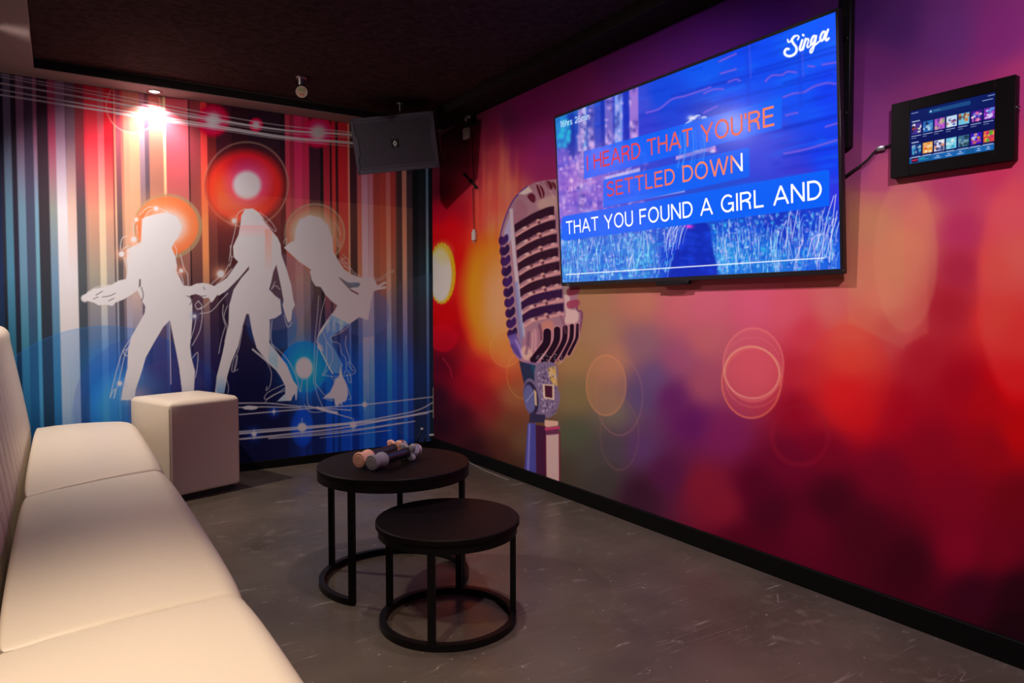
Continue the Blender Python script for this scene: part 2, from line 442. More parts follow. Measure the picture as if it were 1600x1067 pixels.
def dancers_mural():
    zs = np.linspace(0, SOF, 560); xs = np.linspace(XL, 0, 860)
    Zg, Xg = np.meshgrid(zs, xs, indexing='ij')
    P = np.stack([Xg, np.zeros_like(Xg), Zg], -1)
    px, py = project(P.reshape(-1, 3))
    c = Canvas(px, py)
    # ---- vertical stripes
    rows = [r.split() for r in STRIPES.split('\n')]
    edge = np.array([at(float(r[0]), 430, 1, 0).x for r in rows])
    cols = np.array([[hx(h) for h in r[1:]] for r in rows])          # (n, 6, 3)
    zst = np.array([.2, .62, .95, 1.35, 1.75, 2.2])
    cols = cols[:, ::-1]
    prof = np.empty((len(zs), len(rows), 3))
    for k in range(3):
        for n in range(len(rows)): prof[:, n, k] = np.interp(zs, zst, cols[n, :, k])
    band = np.zeros((len(xs), len(rows)))                             # how much of each stripe at each x, edges a few mm soft
    lo = np.concatenate([[-9], edge[:-1]]); hi = edge.copy(); hi[-1] = 9
    for n in range(len(rows)):
        band[:, n] = np.clip((xs - lo[n]) / .006 + .5, 0, 1) * np.clip((hi[n] - xs) / .006 + .5, 0, 1)
    band /= band.sum(1)[:, None]
    c.c = np.einsum('xn,znk->zxk', band, prof).reshape(-1, 3)
    wcol = np.stack([np.interp(c.x, WHITE_PX, WHITE_C[:, k]) for k in range(3)], -1)
    def W(i=None): return wcol if i is None else wcol[i]
    class wc:                                                         # paper white as it reads at that place
        pass
    def white(fn, *a, k=1., tint=None, **kw):
        # draw in the local paper white: run the shape on an alpha channel, then mix
        keep = c.c; c.c = np.zeros_like(keep); fn(*a, np.ones(3), **kw); al = c.c[:, :1] * k; 
        t = wcol if tint is None else wcol * np.array(tint)
        c.c = keep * (1 - al) + t * al
    # ---- soft tints and discs
    c.ell(165, 745, 236, 236, rgb(16, 84, 170), .22, .004); c.glow(172, 585, 42, 52, rgb(14, 92, 182), .5)
    c.ring(165, 745, 235, 235, 1.0, rgb(70, 110, 180), .35)
    c.ell(228, 640, 114, 114, rgb(56, 62, 150), .22, .006)
    c.ell(208, 640, 62, 62, rgb(70, 150, 205), .5, .2)
    c.glow(215, 618, 22, 14, rgb(190, 170, 175), .8)
    c.ell(265, 640, 66, 80, rgb(95, 75, 125), .35, .01)
    c.ell(330, 640, 90, 160, rgb(20, 18, 62), .45, .5)
    c.ell(690, 560, 134, 134, rgb(64, 57, 78), .14, .006)
    c.ell(571, 489, 38, 38, rgb(52, 54, 96), .32, .02)
    c.ell(425, 508, 40, 40, rgb(20, 60, 130), .4, .06)
    c.ell(420, 455, 70, 62, rgb(90, 70, 100), .35, .02)
    c.ell(405, 690, 85, 120, rgb(16, 13, 42), .85, .3)
    c.ell(545, 590, 80, 60, rgb(8, 50, 130), .35, .6)
    # faint ring top, pink spots on the wire bundle
    c.ell(208, 165, 42, 42, rgb(225, 30, 50), .25, .02); c.ring(208, 165, 42, 42, 2, rgb(240, 150, 140), .6)
    for cx, cy, r, q in ((333, 188, 25, 12), (400, 195, 11, 6), (497, 207, 23, 12)):
        c.ell(cx, cy, r, r, rgb(190, 0, 45), .95, .15)
        c.ell(cx, cy, r * .75, r * .75, rgb(190, 40, 90), .7, .3)
        white(c.glow, cx, cy, q, q, k=.95, p=4)
    # big red disc
    c.ell(385, 290, 66, 64, rgb(60, 20, 24), .55, .01)
    c.ring(385, 288, 65, 66, 3, rgb(150, 100, 90), .55)
    c.ell(383, 290, 58, 54, rgb(214, 30, 26), .92, .12)
    c.glow(350, 300, 26, 40, rgb(245, 75, 40), .85)
    c.glow(385, 258, 34, 18, rgb(150, 0, 40), .75)
    c.glow(372, 320, 40, 18, rgb(225, 80, 60), .8)
    c.glow(425, 300, 18, 40, rgb(140, 20, 24), .6)
    c.ell(388, 285, 33, 32, rgb(178, 60, 110), .75, .35)
    white(c.ell, 386, 289, 22, 22, k=.97, soft=.16)
    # the tint line crossing the mural
    i = np.nonzero((c.x > 340) & (c.x < 645) & (c.y > 300 + (c.x - 340) * .083))[0]
    f = np.clip((470 - c.y[i]) / 120, 0, 1)
    c.mix(i, .10 * f, rgb(190, 120, 80))
    # orange disc behind the first head
    c.ell(262, 354, 54, 51, rgb(150, 120, 90), .75, .012)
    c.ell(261, 353, 49, 46, rgb(226, 92, 48), .84, .04)
    c.glow(240, 322, 34, 20, rgb(236, 150, 100), .4)
    c.glow(262, 356, 34, 31, rgb(240, 160, 120), .75)
    white(c.glow, 262, 354, 29, 26, k=1., p=4)
    # olive disc behind the third head
    c.ring(492, 365, 46, 46, 4, rgb(126, 94, 78), .55)
    c.ell(492, 365, 43, 43, rgb(140, 76, 58), .55, .05)
    c.glow(487, 362, 36, 34, rgb(140, 108, 84), .75, p=4)
    white(c.glow, 487, 364, 29, 27, k=.97, p=4)
    # blue discs low down
    c.ell(475, 573, 38, 40, rgb(10, 70, 150), .75, .03)
    c.glow(475, 578, 30, 30, rgb(20, 110, 190), .8)
    white(c.ell, 475, 575, 13.5, 17, k=1., soft=.15)
    c.ell(472, 668, 17, 30, rgb(10, 50, 160), .5, .1)
    for cx, cy, r, h in ((472, 667.5, 7, 14), (570, 632, 4, 8), (428, 643, 2.5, 8), (397, 678, 4, 10), (552, 664, 5, 9)):
        c.glow(cx, cy, h, h, rgb(20, 60, 170), .7)
        white(c.ell, cx, cy, r, r, k=1., soft=.25)
        white(c.line, [(cx, cy - r * 2), (cx, cy + r * 2)], 1.0, curve=False, k=.8)
    # ---- wire bundle near the top
    for w, pts in ((1.2, [(0, 116), (180, 149), (330, 178), (440, 196), (545, 206), (680, 222)]),
                   (1.4, [(0, 120), (180, 154), (330, 184), (440, 203), (545, 209), (680, 224)]),
                   (2.6, [(0, 130), (180, 161), (330, 187), (450, 204), (545, 211), (680, 228)]),
                   (2.0, [(0, 140), (180, 171), (330, 195), (450, 214), (545, 222), (680, 238)]),
                   (2.6, [(0, 148), (180, 176), (330, 198), (450, 216), (547, 224), (680, 241)]),
                   (.9, [(180, 178), (330, 201), (450, 219), (550, 229), (680, 246)]),
                   (.8, [(180, 165), (330, 190), (450, 208), (550, 215)])):
        white(c.line, pts, w, k=.9)
    # ---- wires near the floor
    for w, pts in ((1.6, [(340, 632), (370, 630), (420, 630), (460, 634), (498, 637), (548, 641)]),
                   (1.6, [(360, 649), (428, 643), (498, 637), (570, 632), (676, 620)]),
                   (1.6, [(360, 637), (410, 635.6), (470, 637)]),
                   (1.4, [(482, 634), (510, 642), (550, 653.6)]), (4.5, [(496, 637), (512, 642), (526, 645)]),
                   (1.0, [(476, 632), (484, 643), (500, 643.5), (512, 640)]),
                   (1.8, [(365, 675), (470, 667), (550, 660), (610, 650), (652, 641), (676, 629)]),
                   (2.6, [(365, 678), (430, 673), (510, 666), (600, 656), (668, 645)]),
                   (2.0, [(365, 687), (470, 676), (550, 666), (676, 642)]),
                   (1.6, [(420, 685), (530, 676), (648, 658)]), (1.0, [(380, 686), (470, 679), (560, 670), (630, 660)]),
                   (.9, [(500, 684), (560, 678), (610, 672)])):
        white(c.line, pts, w, k=.92)
    white(c.ell, 391, 637, 12, 3.2, k=.95, soft=.1)
    # ---- dancer with outstretched arms
    d1 = [(222, 342), (230, 338), (245, 334), (262, 332), (277, 340), (284, 354), (279, 370), (272, 379), (268.4, 387), (274.4, 402), (277, 417), (276, 424), (283, 438), (286.4, 446),
          (298, 447), (307, 443), (317, 442), (326, 443.4), (335, 447), (342, 444), (339.5, 460), (334, 469), (330, 473), (326, 465), (318, 466), (312.5, 461.4), (305.5, 459.4), (296, 462), (300.4, 474),
          (301, 495), (299, 520), (297, 541), (299, 558), (304.7, 580), (303, 612), (284.4, 612), (280, 575), (275, 548), (268.4, 516), (265.5, 500), (255, 511), (241.4, 534), (228, 558), (219.5, 587), (212, 609), (210, 625),
          (189, 625), (192.5, 602), (199, 575), (200, 548), (205, 526), (216, 507), (226, 489), (227, 479), (223, 472), (219, 462), (214.5, 453.5), (203, 462), (192.5, 468), (180, 473), (176, 478), (166, 476), (154, 477), (147, 473), (140, 471),
          (136, 470), (127, 466), (134, 459), (147, 451), (160, 449), (174, 445), (186, 438), (197, 436), (199.5, 420), (198, 404), (198, 390), (208, 384), (220, 378), (221, 360)]
    white(c.poly, d1, k=1., soft=.6)
    white(c.ell, 132.6, 466, 6, 6, k=.95, soft=.2)
    i = c.box(205, 445, 240, 470)
    c.poly([(217.5, 436), (220, 436), (220, 447), (217, 449)], rgb(104, 90, 92)); c.line([(221, 449), (224, 462), (221, 470)], 1.2, rgb(80, 66, 74))
    for q in ([(150, 461), (160, 455)], [(160, 464), (172, 462), (180, 458)], [(146, 467), (153, 464)], [(170, 470), (178, 466)], [(292, 462), (300, 468), (297, 476)], [(312, 463), (322, 462)], [(318, 449), (320, 452)]):
        c.line(q, 1.3, rgb(110, 94, 100))
    for q in ([(218, 336), (228, 326), (238, 323), (250, 326), (262, 331)], [(226, 340), (233, 330), (240, 327)], [(209, 366), (209, 350), (214, 343)], [(215, 366), (214, 352)],
              [(198, 369), (191, 372), (188.5, 382), (188.6, 390)], [(190, 391), (196, 386), (202, 385)], [(193, 402), (197, 415), (199, 425)], [(195, 402), (199, 412)],
              [(136, 457), (150, 449), (172, 445)], [(272, 383), (276, 391), (275, 402)], [(282, 398), (288, 420), (293, 428), (294, 446)], [(276, 424), (284, 432), (287, 446)],
              [(204, 530), (192, 548), (182, 580), (172, 620)], [(208, 532), (196, 552), (187, 590), (178, 622)], [(172, 622), (176, 612), (180, 608), (178, 622)],
              [(197, 546), (203, 543), (206, 548), (203, 555), (196, 555), (193, 549), (197, 546)],
              [(300, 560), (309, 551), (308, 575), (305, 590)], [(300, 540), (312, 517), (316, 492), (314, 480)], [(298, 530), (304, 510), (306, 498)],
              [(308, 483), (318, 480), (338, 462), (352, 455)], [(312, 490), (330, 486), (345, 470), (356, 458)], [(309, 470), (316, 478), (309, 483), (305, 476), (311, 470)],
              [(120 + 860 / 5.93, 500), (266, 545), (267, 600)]):
        white(c.line, q, 1.1, k=.92)
    for cx, cy, r in ((244, 326, 5), (209, 374, 6), (190, 397, 6), (283, 423, 4.5), (187, 599, 5), (304, 494, 4), (345, 428, 8), (366, 345, 5.2), (213, 343, 4)):
        c.glow(cx, cy, r * 1.5, r * 1.5, rgb(240, 150, 120) if cy < 480 else rgb(120, 140, 200), .6)
        white(c.ell, cx, cy, r * .72, r * .72, k=1., soft=.35)
    # ---- middle dancer
    d2 = [(383, 326.5), (395, 325.7), (405.5, 332.5), (410, 340), (413, 346), (425, 361), (434, 371.5), (438.5, 382), (440, 398.5), (447.5, 419.5), (455, 445), (458.4, 467), (461, 477), (456.7, 484), (455, 500), (450, 504), (445, 490), (441.5, 477), (443, 469), (438.5, 445), (431.7, 413.5), (427, 425), (424, 440), (420.5, 452),
          (430, 462), (438, 468), (440, 490), (430, 497), (421, 499), (421, 536), (434.7, 553), (448, 569.7), (458.4, 595), (465, 603.4), (464.5, 612), (463.4, 625), (461.8, 625), (461, 615), (457, 620), (455, 626), (433, 627), (438, 622), (445.7, 615), (445.7, 603.4), (438, 588), (429.7, 576.4), (414.5, 561), (401, 544), (394, 519), (389, 491), (385, 490.4),
          (379, 510.6), (372.3, 541), (362, 564.6), (355.4, 586.6), (350.4, 614), (336, 614), (338.6, 588), (347, 554.5), (352, 531), (357, 507), (358, 477), (360.5, 469), (365, 452.4), (377, 434.4), (389, 421), (389, 416), (374, 434), (356, 452.4), (342, 462), (334, 455), (335, 447), (354.5, 434.4), (372, 409), (365, 401.5), (364, 385), (372.5, 367), (375.5, 352), (377, 337)]
    white(c.poly, d2, k=1., soft=.6)
    i = c.box(372, 350, 428, 425)
    al = np.zeros((len(c.x), 3)); keep = c.c; c.c = al; c.poly(d2, np.ones(3)); msk = c.c[:, 0]; c.c = keep
    for (x0, x1, y0, y1, col, a) in ((372, 425, 352, 372, rgb(200, 120, 128), .55), (414, 425, 358, 425, rgb(190, 96, 80), .55), (372, 414, 345, 352, rgb(190, 140, 160), .3)):
        i = c.box(x0, y0, x1, y1)
        c.mix(i, a * msk[i] * np.clip(1 - (c.y[i] - y0) / (y1 - y0), 0, 1), col)
    for (x0, x1, y0, a) in ((338, 352, 585, .5), (420, 434, 535, .35), (433, 448, 612, .5)):      # blue wash near the feet
        i = c.box(x0, y0, x1, 628); c.mix(i, a * msk[i] * np.clip((c.y[i] - y0) / 25, 0, 1), rgb(60, 120, 175))
    for q in ([(369, 342), (372, 333), (383, 326)], [(369, 348), (366, 365), (361, 385)], [(361, 384), (358, 408)], [(360, 384), (361, 402)], [(363, 400), (359, 416)], [(352, 424), (358, 412)], [(330, 444), (345, 430)], [(336, 447), (350, 434), (362, 420)],
              [(407, 332), (422, 345), (431, 358), (429, 361), (418, 350), (409, 337)], [(414, 352), (421, 365), (424, 378)], [(420, 356), (428, 366)],
              [(352, 510), (346, 530), (342, 552)], [(355, 478), (350, 495), (355, 512), (351, 534)], [(349, 476), (348, 492), (352, 508)],
              [(379, 512), (373, 545), (366, 560), (362, 578), (366, 580), (370, 566), (370, 555)], [(371, 556), (366, 578), (372, 577)],
              [(392, 492), (396, 520), (402, 543)], [(421, 500), (422, 530)], [(425, 500), (424, 534), (436, 556)], [(424, 537), (448, 560), (462, 586), (469, 612)],
              [(444, 492), (449, 510), (455, 506), (450, 495)], [(417, 566), (424, 582), (422, 602), (416, 610), (417, 604)], [(445, 600), (420, 612), (413, 622), (420, 622), (446, 606)], [(446, 610), (425, 618), (414, 628)],
              [(353, 590), (357, 604), (356, 614)], [(437, 452), (430, 446), (424, 452), (430, 440)]):
        white(c.line, q, 1.1, k=.85)
    white(c.line, [(395, 546), (412, 560), (432, 577)], 3, k=.9)
    # ---- leaning dancer
    d3 = [(443.5, 387), (452.5, 379), (460, 376), (462, 358), (468, 343), (484, 336), (500, 340), (512, 352), (519, 370), (521.5, 394), (529, 407.5), (538, 421), (550, 428.5), (560.5, 433), (570, 434), (584, 434), (590, 446), (600, 440), (606, 441), (594, 448), (604, 447), (603, 451), (590, 453), (584, 455), (580, 470), (575, 500), (561, 495.6), (558, 498),
          (546, 506), (533.8, 508), (526, 504), (519, 498), (500, 523), (493.5, 533), (500, 516), (516, 494), (524, 483), (526.7, 476.6), (519.7, 472), (508.8, 461), (501, 448.4), (493, 447), (487, 437.5), (485, 428), (484, 426), (485.5, 421), (467.5, 409)]
    white(c.poly, d3, k=1., soft=.7)
    c.blobpoly([(529, 433), (541, 440), (547, 443), (561, 442), (561, 447), (548, 450), (546, 452)], rgb(60, 46, 58), .85)
    c.poly([(541, 441), (560, 441), (560, 449), (552, 449)], rgb(64, 60, 78), .7)
    c.line([(548, 453), (559, 459)], 2.4, rgb(70, 36, 46))
    leg = [(518, 492), (546, 506), (534, 514), (518, 527), (521, 542), (536, 570), (530, 584), (519, 582), (506, 556), (493.7, 534), (502, 520)]
    c.poly(leg, rgb(70, 84, 128), .75)
    for x0, x1 in ((510, 515), (519, 524), (530, 536)):
        c.poly([(x0, 500), (x1, 500), (x1, 516), (x0, 520)], rgb(130, 110, 130), .5, 2)
    c.poly([(494, 532), (503, 540), (506, 550), (498, 545)], rgb(128, 100, 112), .8)
    c.line([(497, 540), (510, 566), (520, 584)], 1.6, rgb(140, 116, 134))
    foot = [(533, 570), (535, 587), (539, 594), (542.4, 602), (544, 615), (541.5, 625), (538, 628), (535, 628), (534, 634), (531, 630), (529, 634), (524, 634), (522, 623), (505, 622), (511, 616), (516.5, 611.7), (522, 600), (523.7, 591), (529, 589)]
    white(c.poly, foot, k=.98, soft=1.1)
    for q in ([(498, 462), (496, 490), (492, 535), (490, 600)], [(508, 466), (500, 500), (495, 560), (493, 590), (494, 610), (504, 636)], [(519, 490), (508, 505), (504, 515), (510, 532), (518, 545), (520, 560), (514, 575), (504, 586), (510, 570), (510, 535)],
              [(546, 508), (532, 520), (518, 526), (519, 533), (530, 537), (534, 552), (540, 560), (541, 576)], [(541, 525), (540, 540), (546, 560), (547, 568)], [(504, 586), (524, 588), (550, 585), (555, 578), (546, 566), (544, 569), (552, 580)],
              [(538, 584), (541, 578), (547, 585), (549, 597), (545, 596), (542, 584)], [(518, 588), (522, 598), (516, 612)], [(494, 600), (506, 616), (520, 626), (505, 622)], [(543, 605), (548, 622), (545, 624)],
              [(529, 405), (548, 424), (562, 434)], [(533, 402), (552, 424), (564, 432)], [(536, 398), (545, 408), (540, 412), (533, 406), (541, 403)], [(538, 416), (550, 420)],
              [(585, 434), (592, 436), (602, 429), (612, 424), (615, 422), (613, 426)], [(586, 439), (596, 437), (606, 430)], [(523, 347), (528, 356), (533, 368)], [(527, 373), (529, 386), (532, 378)], [(443, 380), (445, 374), (449, 373)], [(446, 383), (448, 376)],
              [(480, 590), (480, 625), (484, 636)], [(472, 592), (470, 612)]):
        white(c.line, q, 1.0, k=.8)
    # the strip of torn print in the corner
    c.line([(677.5, 606), (677.5, 652)], 2.0, rgb(120, 84, 70), curve=False)
    # paper panel seams and faint horizontal cracks
    alb = lin(np.clip(c.c, 0, 1)) / lin(wcol) * np.array([.75, .78, .87])
    o = grid_object('wall_back', P, np.clip(alb, .003, .9), MAT['mural'],
                    [(XL - WT, .001, 0), (0, .001, 0), (0, .001, SOF), (XL - WT, .001, SOF), (XL - WT, WT, 0), (0, WT, 0), (0, WT, CEIL), (XL - WT, WT, CEIL)])
    o['kind'] = 'structure'; o['category'] = 'wall'; o['label'] = 'wall printed with white dancer silhouettes on red and blue stripes'
dancers_mural()

# ------------------------------------------------------------------ microphone mural (right wall)
RIGHT_PTS = '''740,190 35,12,22;790,190 60,15,55;830,170 95,10,70;870,150 100,20,75;900,115 105,22,80;960,100 85,22,85;1000,80 80,20,90;1060,60 75,20,95;1100,30 75,18,105;1130,20 70,20,100;1200,20 65,18,105;1000,200 140,40,100;1100,200 125,40,105;1200,200 110,40,110;1270,200 105,42,105;1000,320 165,90,90;1150,320 165,85,85;1290,320 150,85,75
1340,20 70,28,92;1400,40 75,32,95;1480,50 95,40,105;1560,60 115,35,100;1360,100 98,36,98;1380,200 118,46,102;1330,180 105,40,100;1340,250 125,52,96;1380,270 160,65,95;1420,300 165,70,95;1480,290 165,50,90;1560,270 180,45,80;1590,290 185,60,85;1595,130 150,45,95;1480,180 125,42,98
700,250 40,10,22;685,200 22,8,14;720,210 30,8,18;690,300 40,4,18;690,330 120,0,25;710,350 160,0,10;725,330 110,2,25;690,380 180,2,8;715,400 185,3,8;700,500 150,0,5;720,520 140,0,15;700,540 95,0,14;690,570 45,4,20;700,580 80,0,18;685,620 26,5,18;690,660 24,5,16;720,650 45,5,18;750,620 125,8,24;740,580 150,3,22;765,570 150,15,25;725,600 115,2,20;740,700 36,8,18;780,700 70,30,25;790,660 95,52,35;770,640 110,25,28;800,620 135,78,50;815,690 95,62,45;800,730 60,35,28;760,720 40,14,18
745,280 120,12,42;735,250 62,8,28;770,240 165,50,62;755,220 100,14,46;790,290 195,90,72;760,330 195,72,60;740,330 170,20,35;780,350 195,112,76;770,200 105,15,50;770,290 185,75,65;800,300 175,95,85;780,270 165,60,70
820,250 142,25,90;850,230 125,25,95;850,270 130,30,80;800,220 105,15,75;800,250 135,35,75;760,400 200,70,30;742,400 190,25,15;780,520 200,110,60;790,560 180,105,60;760,530 200,70,25;775,580 180,55,30
920,460 155,104,76;930,520 152,107,80;900,560 150,106,70;900,620 120,95,64;900,680 74,74,58;920,720 72,62,58;880,740 66,52,44;960,640 108,90,80;960,560 165,105,82;1000,470 168,97,80;1060,480 176,82,90;1100,480 178,78,96;1000,540 128,82,95;1020,590 96,66,106;1000,620 85,62,102;1050,620 92,26,82;1060,560 142,66,95;1100,530 168,80,86;1100,600 150,65,85;1080,660 90,20,80;1130,680 115,25,76;1000,700 88,48,94;960,700 74,60,70;1040,740 80,20,60;1100,760 125,20,42;1130,790 128,20,42;1180,760 80,0,30;1200,800 68,0,25
1180,580 182,65,86;1180,480 184,72,96;1230,490 186,70,86;1260,520 180,45,62;1250,580 165,28,45;1250,640 130,5,30;1290,700 108,0,30;1230,720 100,5,35;1300,480 182,85,86;1330,520 192,78,66;1330,560 196,60,46;1320,620 190,15,25;1340,650 172,4,20;1400,640 150,4,25;1440,560 158,20,35;1400,520 176,56,60;1380,460 192,96,80;1400,420 182,102,76;1360,350 168,102,76;1420,380 190,105,80;1440,330 190,95,86;1350,430 180,98,78;1500,360 166,40,80;1500,420 156,30,56;1480,480 156,25,40;1560,420 206,66,60;1590,400 216,80,76;1580,330 200,70,86;1560,500 206,46,40;1590,520 206,30,30;1580,600 200,0,10;1540,620 165,0,15;1500,600 150,5,25
1450,700 130,0,25;1550,700 140,0,20;1590,680 180,0,10;1380,740 110,0,30;1500,780 122,5,28;1590,780 110,0,20;1300,780 65,0,22;1350,830 70,0,22;1420,880 60,0,20;1500,860 128,5,33;1560,860 112,3,27;1520,930 58,0,24;1590,930 42,0,17;1590,980 32,0,14;1260,830 92,5,30;1150,850 80,3,26;1000,770 55,20,38;940,750 62,52,50;1700,600 190,20,25;1700,300 170,50,80;1700,900 45,0,18'''
def mic_mural():
    # columns: fine and even as seen along the wall near the microphone, coarser towards the rear
    pxs = np.concatenate([np.linspace(675.8, 900, 330), np.linspace(902, 1640, 460)])
    ys = np.array([at(p, 520, 0, 0).y for p in pxs]); ys[0] = 0.
    ys = np.concatenate([ys, np.linspace(ys[-1] - .02, YR, 24)])
    zs = np.linspace(0, SOF, 560)
    Zg, Yg = np.meshgrid(zs, ys, indexing='ij')
    P = np.stack([np.zeros_like(Yg), Yg, Zg], -1)
    Q = P.reshape(-1, 3).copy(); Q[:, 1] = np.maximum(Q[:, 1], -4.45)
    px, py = project(Q)
    c = Canvas(px, py)
    pts = []
    for r in RIGHT_PTS.replace('\n', ';').split(';'):
        a, b = r.split(' '); pts.append(tuple(map(float, a.split(','))) + tuple(map(float, b.split(','))))
    c.field(pts, 20, 1.9)
    # vertical smears in the warm area beside the microphone
    rs = np.random.RandomState(4)
    for k in range(26):
        x = rs.uniform(735, 815); y = rs.uniform(220, 380)
        c.glow(x, y, rs.uniform(2, 5), rs.uniform(25, 60), rgb(*([220, 130, 80] if k % 2 else [150, 20, 40])), .22)
    # halftone lamp at the corner
    c.ell(691, 427, 21, 47, rgb(176, 110, 12), 1, .05)
    c.ell(688, 430, 18, 42, rgb(168, 138, 140), 1, .10)
    for k in range(24):
        t = k / 24 * 6.283
        c.ell(690 + 20 * math.cos(t), 427 + 46 * math.sin(t), 1.3, 2.6, rgb(186, 120, 14), .9, .3)
    c.ell(692, 395, 14, 16, rgb(176, 128, 70), .5, .5)
    # amber bokeh
    c.ell(775, 460, 52, 92, rgb(206, 96, 14), .85, .22)
    c.glow(785, 470, 36, 76, rgb(190, 122, 92), .9, p=3)
    c.glow(742, 440, 12, 70, rgb(200, 110, 14), .5)
    c.ell(693, 528, 22, 22, rgb(150, 4, 22), .6, .1)
    c.ell(790, 545, 24, 28, rgb(196, 100, 50), .3, .04); c.ring(790, 545, 24, 28, 1.2, rgb(210, 140, 70), .3)
    c.ring(820, 585, 28, 38, 1.2, rgb(190, 140, 60), .35)
    c.line([(692, 560), (703, 575), (706, 590)], 2, rgb(130, 20, 34), .6)
    # bokeh discs along the wall
    c.ell(947, 602, 31, 47, rgb(176, 112, 80), .45, .03); c.ring(947, 602, 31, 47, 1.6, rgb(196, 120, 86), .6)
    c.ring(968, 620, 36, 60, 1.6, rgb(170, 100, 100), .35)
    c.ring(968, 680, 30, 54, 1.4, rgb(150, 90, 80), .3)
    c.ell(1177, 570, 48, 58, rgb(190, 80, 92), .40, .02); c.ring(1177, 570, 47, 57, 2.4, rgb(206, 108, 100), .5)
    c.ring(1175, 574, 45, 47, 1.4, rgb(200, 100, 96), .35)
    c.ell(1174, 597, 46, 56, rgb(200, 70, 76), .35, .02); c.ring(1174, 597, 46, 56, 2.2, rgb(220, 110, 80), .65)
    c.ring(1175, 582, 43, 40, 2.4, rgb(224, 140, 120), .65, .3); c.ring(1178, 590, 45, 46, 1.4, rgb(216, 120, 100), .35)
    c.ell(1322, 575, 70, 100, rgb(196, 70, 48), .22, .3)
    c.glow(1325, 625, 66, 50, rgb(200, 14, 22), .4)
    c.ell(1325, 590, 68, 84, rgb(200, 24, 24), .14, .03)
    c.ring(1250, 680, 44, 46, 8, rgb(140, 20, 40), .3)
    c.ell(1415, 400, 50, 120, rgb(196, 120, 90), .30, .05)
    c.poly([(1412, 300), (1450, 300), (1450, 520), (1412, 540)], rgb(200, 100, 84), .25, 3)
    c.poly([(1325, 300), (1412, 300), (1412, 545), (1325, 505)], rgb(190, 122, 84), .18, 3)
    c.ell(1590, 450, 62, 170, rgb(214, 74, 66), .3, .08)
    # ---- the big studio microphone
    silver = rgb(146, 98, 114); dark = rgb(44, 16, 34); deep = rgb(56, 20, 66)
    body = [(905, 300), (885, 283), (868, 280), (850, 282), (836, 285), (824, 291), (813, 300), (802, 313), (793, 331), (785, 355), (782, 375), (786, 420), (791, 470), (796, 510), (794, 522), (796, 536), (803, 552), (813, 563), (826, 570), (842, 572), (859, 568), (876, 560), (890, 548), (901, 531), (907, 511), (909, 488), (902, 485), (901, 470), (906, 452), (908, 380)]
    c.poly(body, silver, 1, .8)
    c.line(body[5:12], 2.0, rgb(70, 44, 120)); c.line(body[18:28], 2.4, rgb(92, 30, 84), .8)
    c.blobpoly([(806, 318), (797, 335), (788, 362), (790, 378), (800, 372), (803, 340)], rgb(150, 140, 178), .8, 1.5)
    c.blobpoly([(803, 318), (812, 312), (822, 320), (824, 334), (812, 348), (802, 352), (801, 332)], rgb(140, 84, 104), .8, 2)
    c.poly([(810, 303), (826, 291), (832, 299), (820, 304)], rgb(190, 160, 160), 1, 1)
    c.blobpoly([(840, 315), (868, 305), (868, 330), (846, 330)], rgb(172, 132, 126), .8, 3)
    # left cheek ribs
    for k in range(10):
        x, y = 786 + 1.5 * k, 374 + 16.2 * k
        c.ell(x - 2.5, y + 2, 4.6, 7, deep, 1, .12)
        c.blobpoly([(x - 3, y + 7), (x - 2, y), (x + 5, y - 8), (x + 8, y - 6), (x + 8, y + 2), (x + 1, y + 9)], rgb(40, 18, 58) if k % 2 else rgb(54, 24, 78), 1, .8)
    # bright upright rail
    c.poly([(796, 326), (801, 326), (806, 400), (815, 470), (824, 556), (815, 520), (805, 440), (799, 380)], rgb(172, 146, 162), 1, .8)
    c.poly([(804, 440), (809, 440), (817, 510), (822, 556), (812, 540), (806, 480)], rgb(98, 104, 158), .6, 1)
    c.poly([(794, 525), (806, 520), (818, 556), (812, 562), (802, 550)], rgb(92, 66, 140), .9, 1.5)
    # curved slots with chrome bars between
    for k in range(9):
        xl, yl = 803.5 + 1.75 * k, 351 + 20.2 * k - (0 if k else 0)
        xr, yr = 866 + 2.1 * k, 322 + 21.6 * k
        if k == 8: break
        th = 13.5
        up = [(xl, yl), (xl + 14, yl - 9), (xl + 32, yl + (yr - yl) * .52 - 4), (xr - 10, yr + 1.5), (xr, yr)]
        dn = [(xr, yr + th), (xr - 10, yr + th + 2), (xl + 32, yl + (yr - yl) * .52 + th - 3), (xl + 12, yl + 5), (xl + 1, yl + th - 1)]
        c.poly(np.vstack([c.smooth(up, 4, False), c.smooth(dn, 4, False)]), dark if k < 6 else rgb(46, 18, 54), 1, .8)
        c.line([(xl + 4, yl + th + 3.5), (xl + 16, yl + th - 4), (xl + 34, yl + (yr - yl) * .52 + th + 1), (xr, yr + th + 4)], 3.2, rgb(196, 128, 126), .9)
        for q in (.34, .62):
            x = xl + (xr - xl) * q; y = yl + (yr - yl) * q + th + (-1.5 if q < .5 else 1)
            c.ell(x, y, 2.4, 2.6, rgb(84, 36, 52), .8, .3)
    rs = np.random.RandomState(2)
    for k in range(150):
        x, y = rs.uniform(842, 878), rs.uniform(370, 490)
        c.ell(x, y, .8, .8, rgb(150, 80, 90), .22, .4)
    # top slots
    for pts_ in ([(824, 307), (830, 302), (836, 306), (836, 315), (831, 316)], [(838, 289), (846, 291), (851, 302), (848, 311), (843, 306)], [(852, 283), (860, 284), (864, 292), (860, 297), (855, 291)], [(862, 284), (868, 288), (868, 297)]):
        c.blobpoly(pts_, rgb(84, 22, 40), 1, .8)
    c.line([(840, 286), (846, 300), (848, 312)], 1.4, rgb(200, 150, 150), .7); c.line([(853, 283), (861, 300), (866, 310)], 1.6, rgb(196, 140, 140), .6)
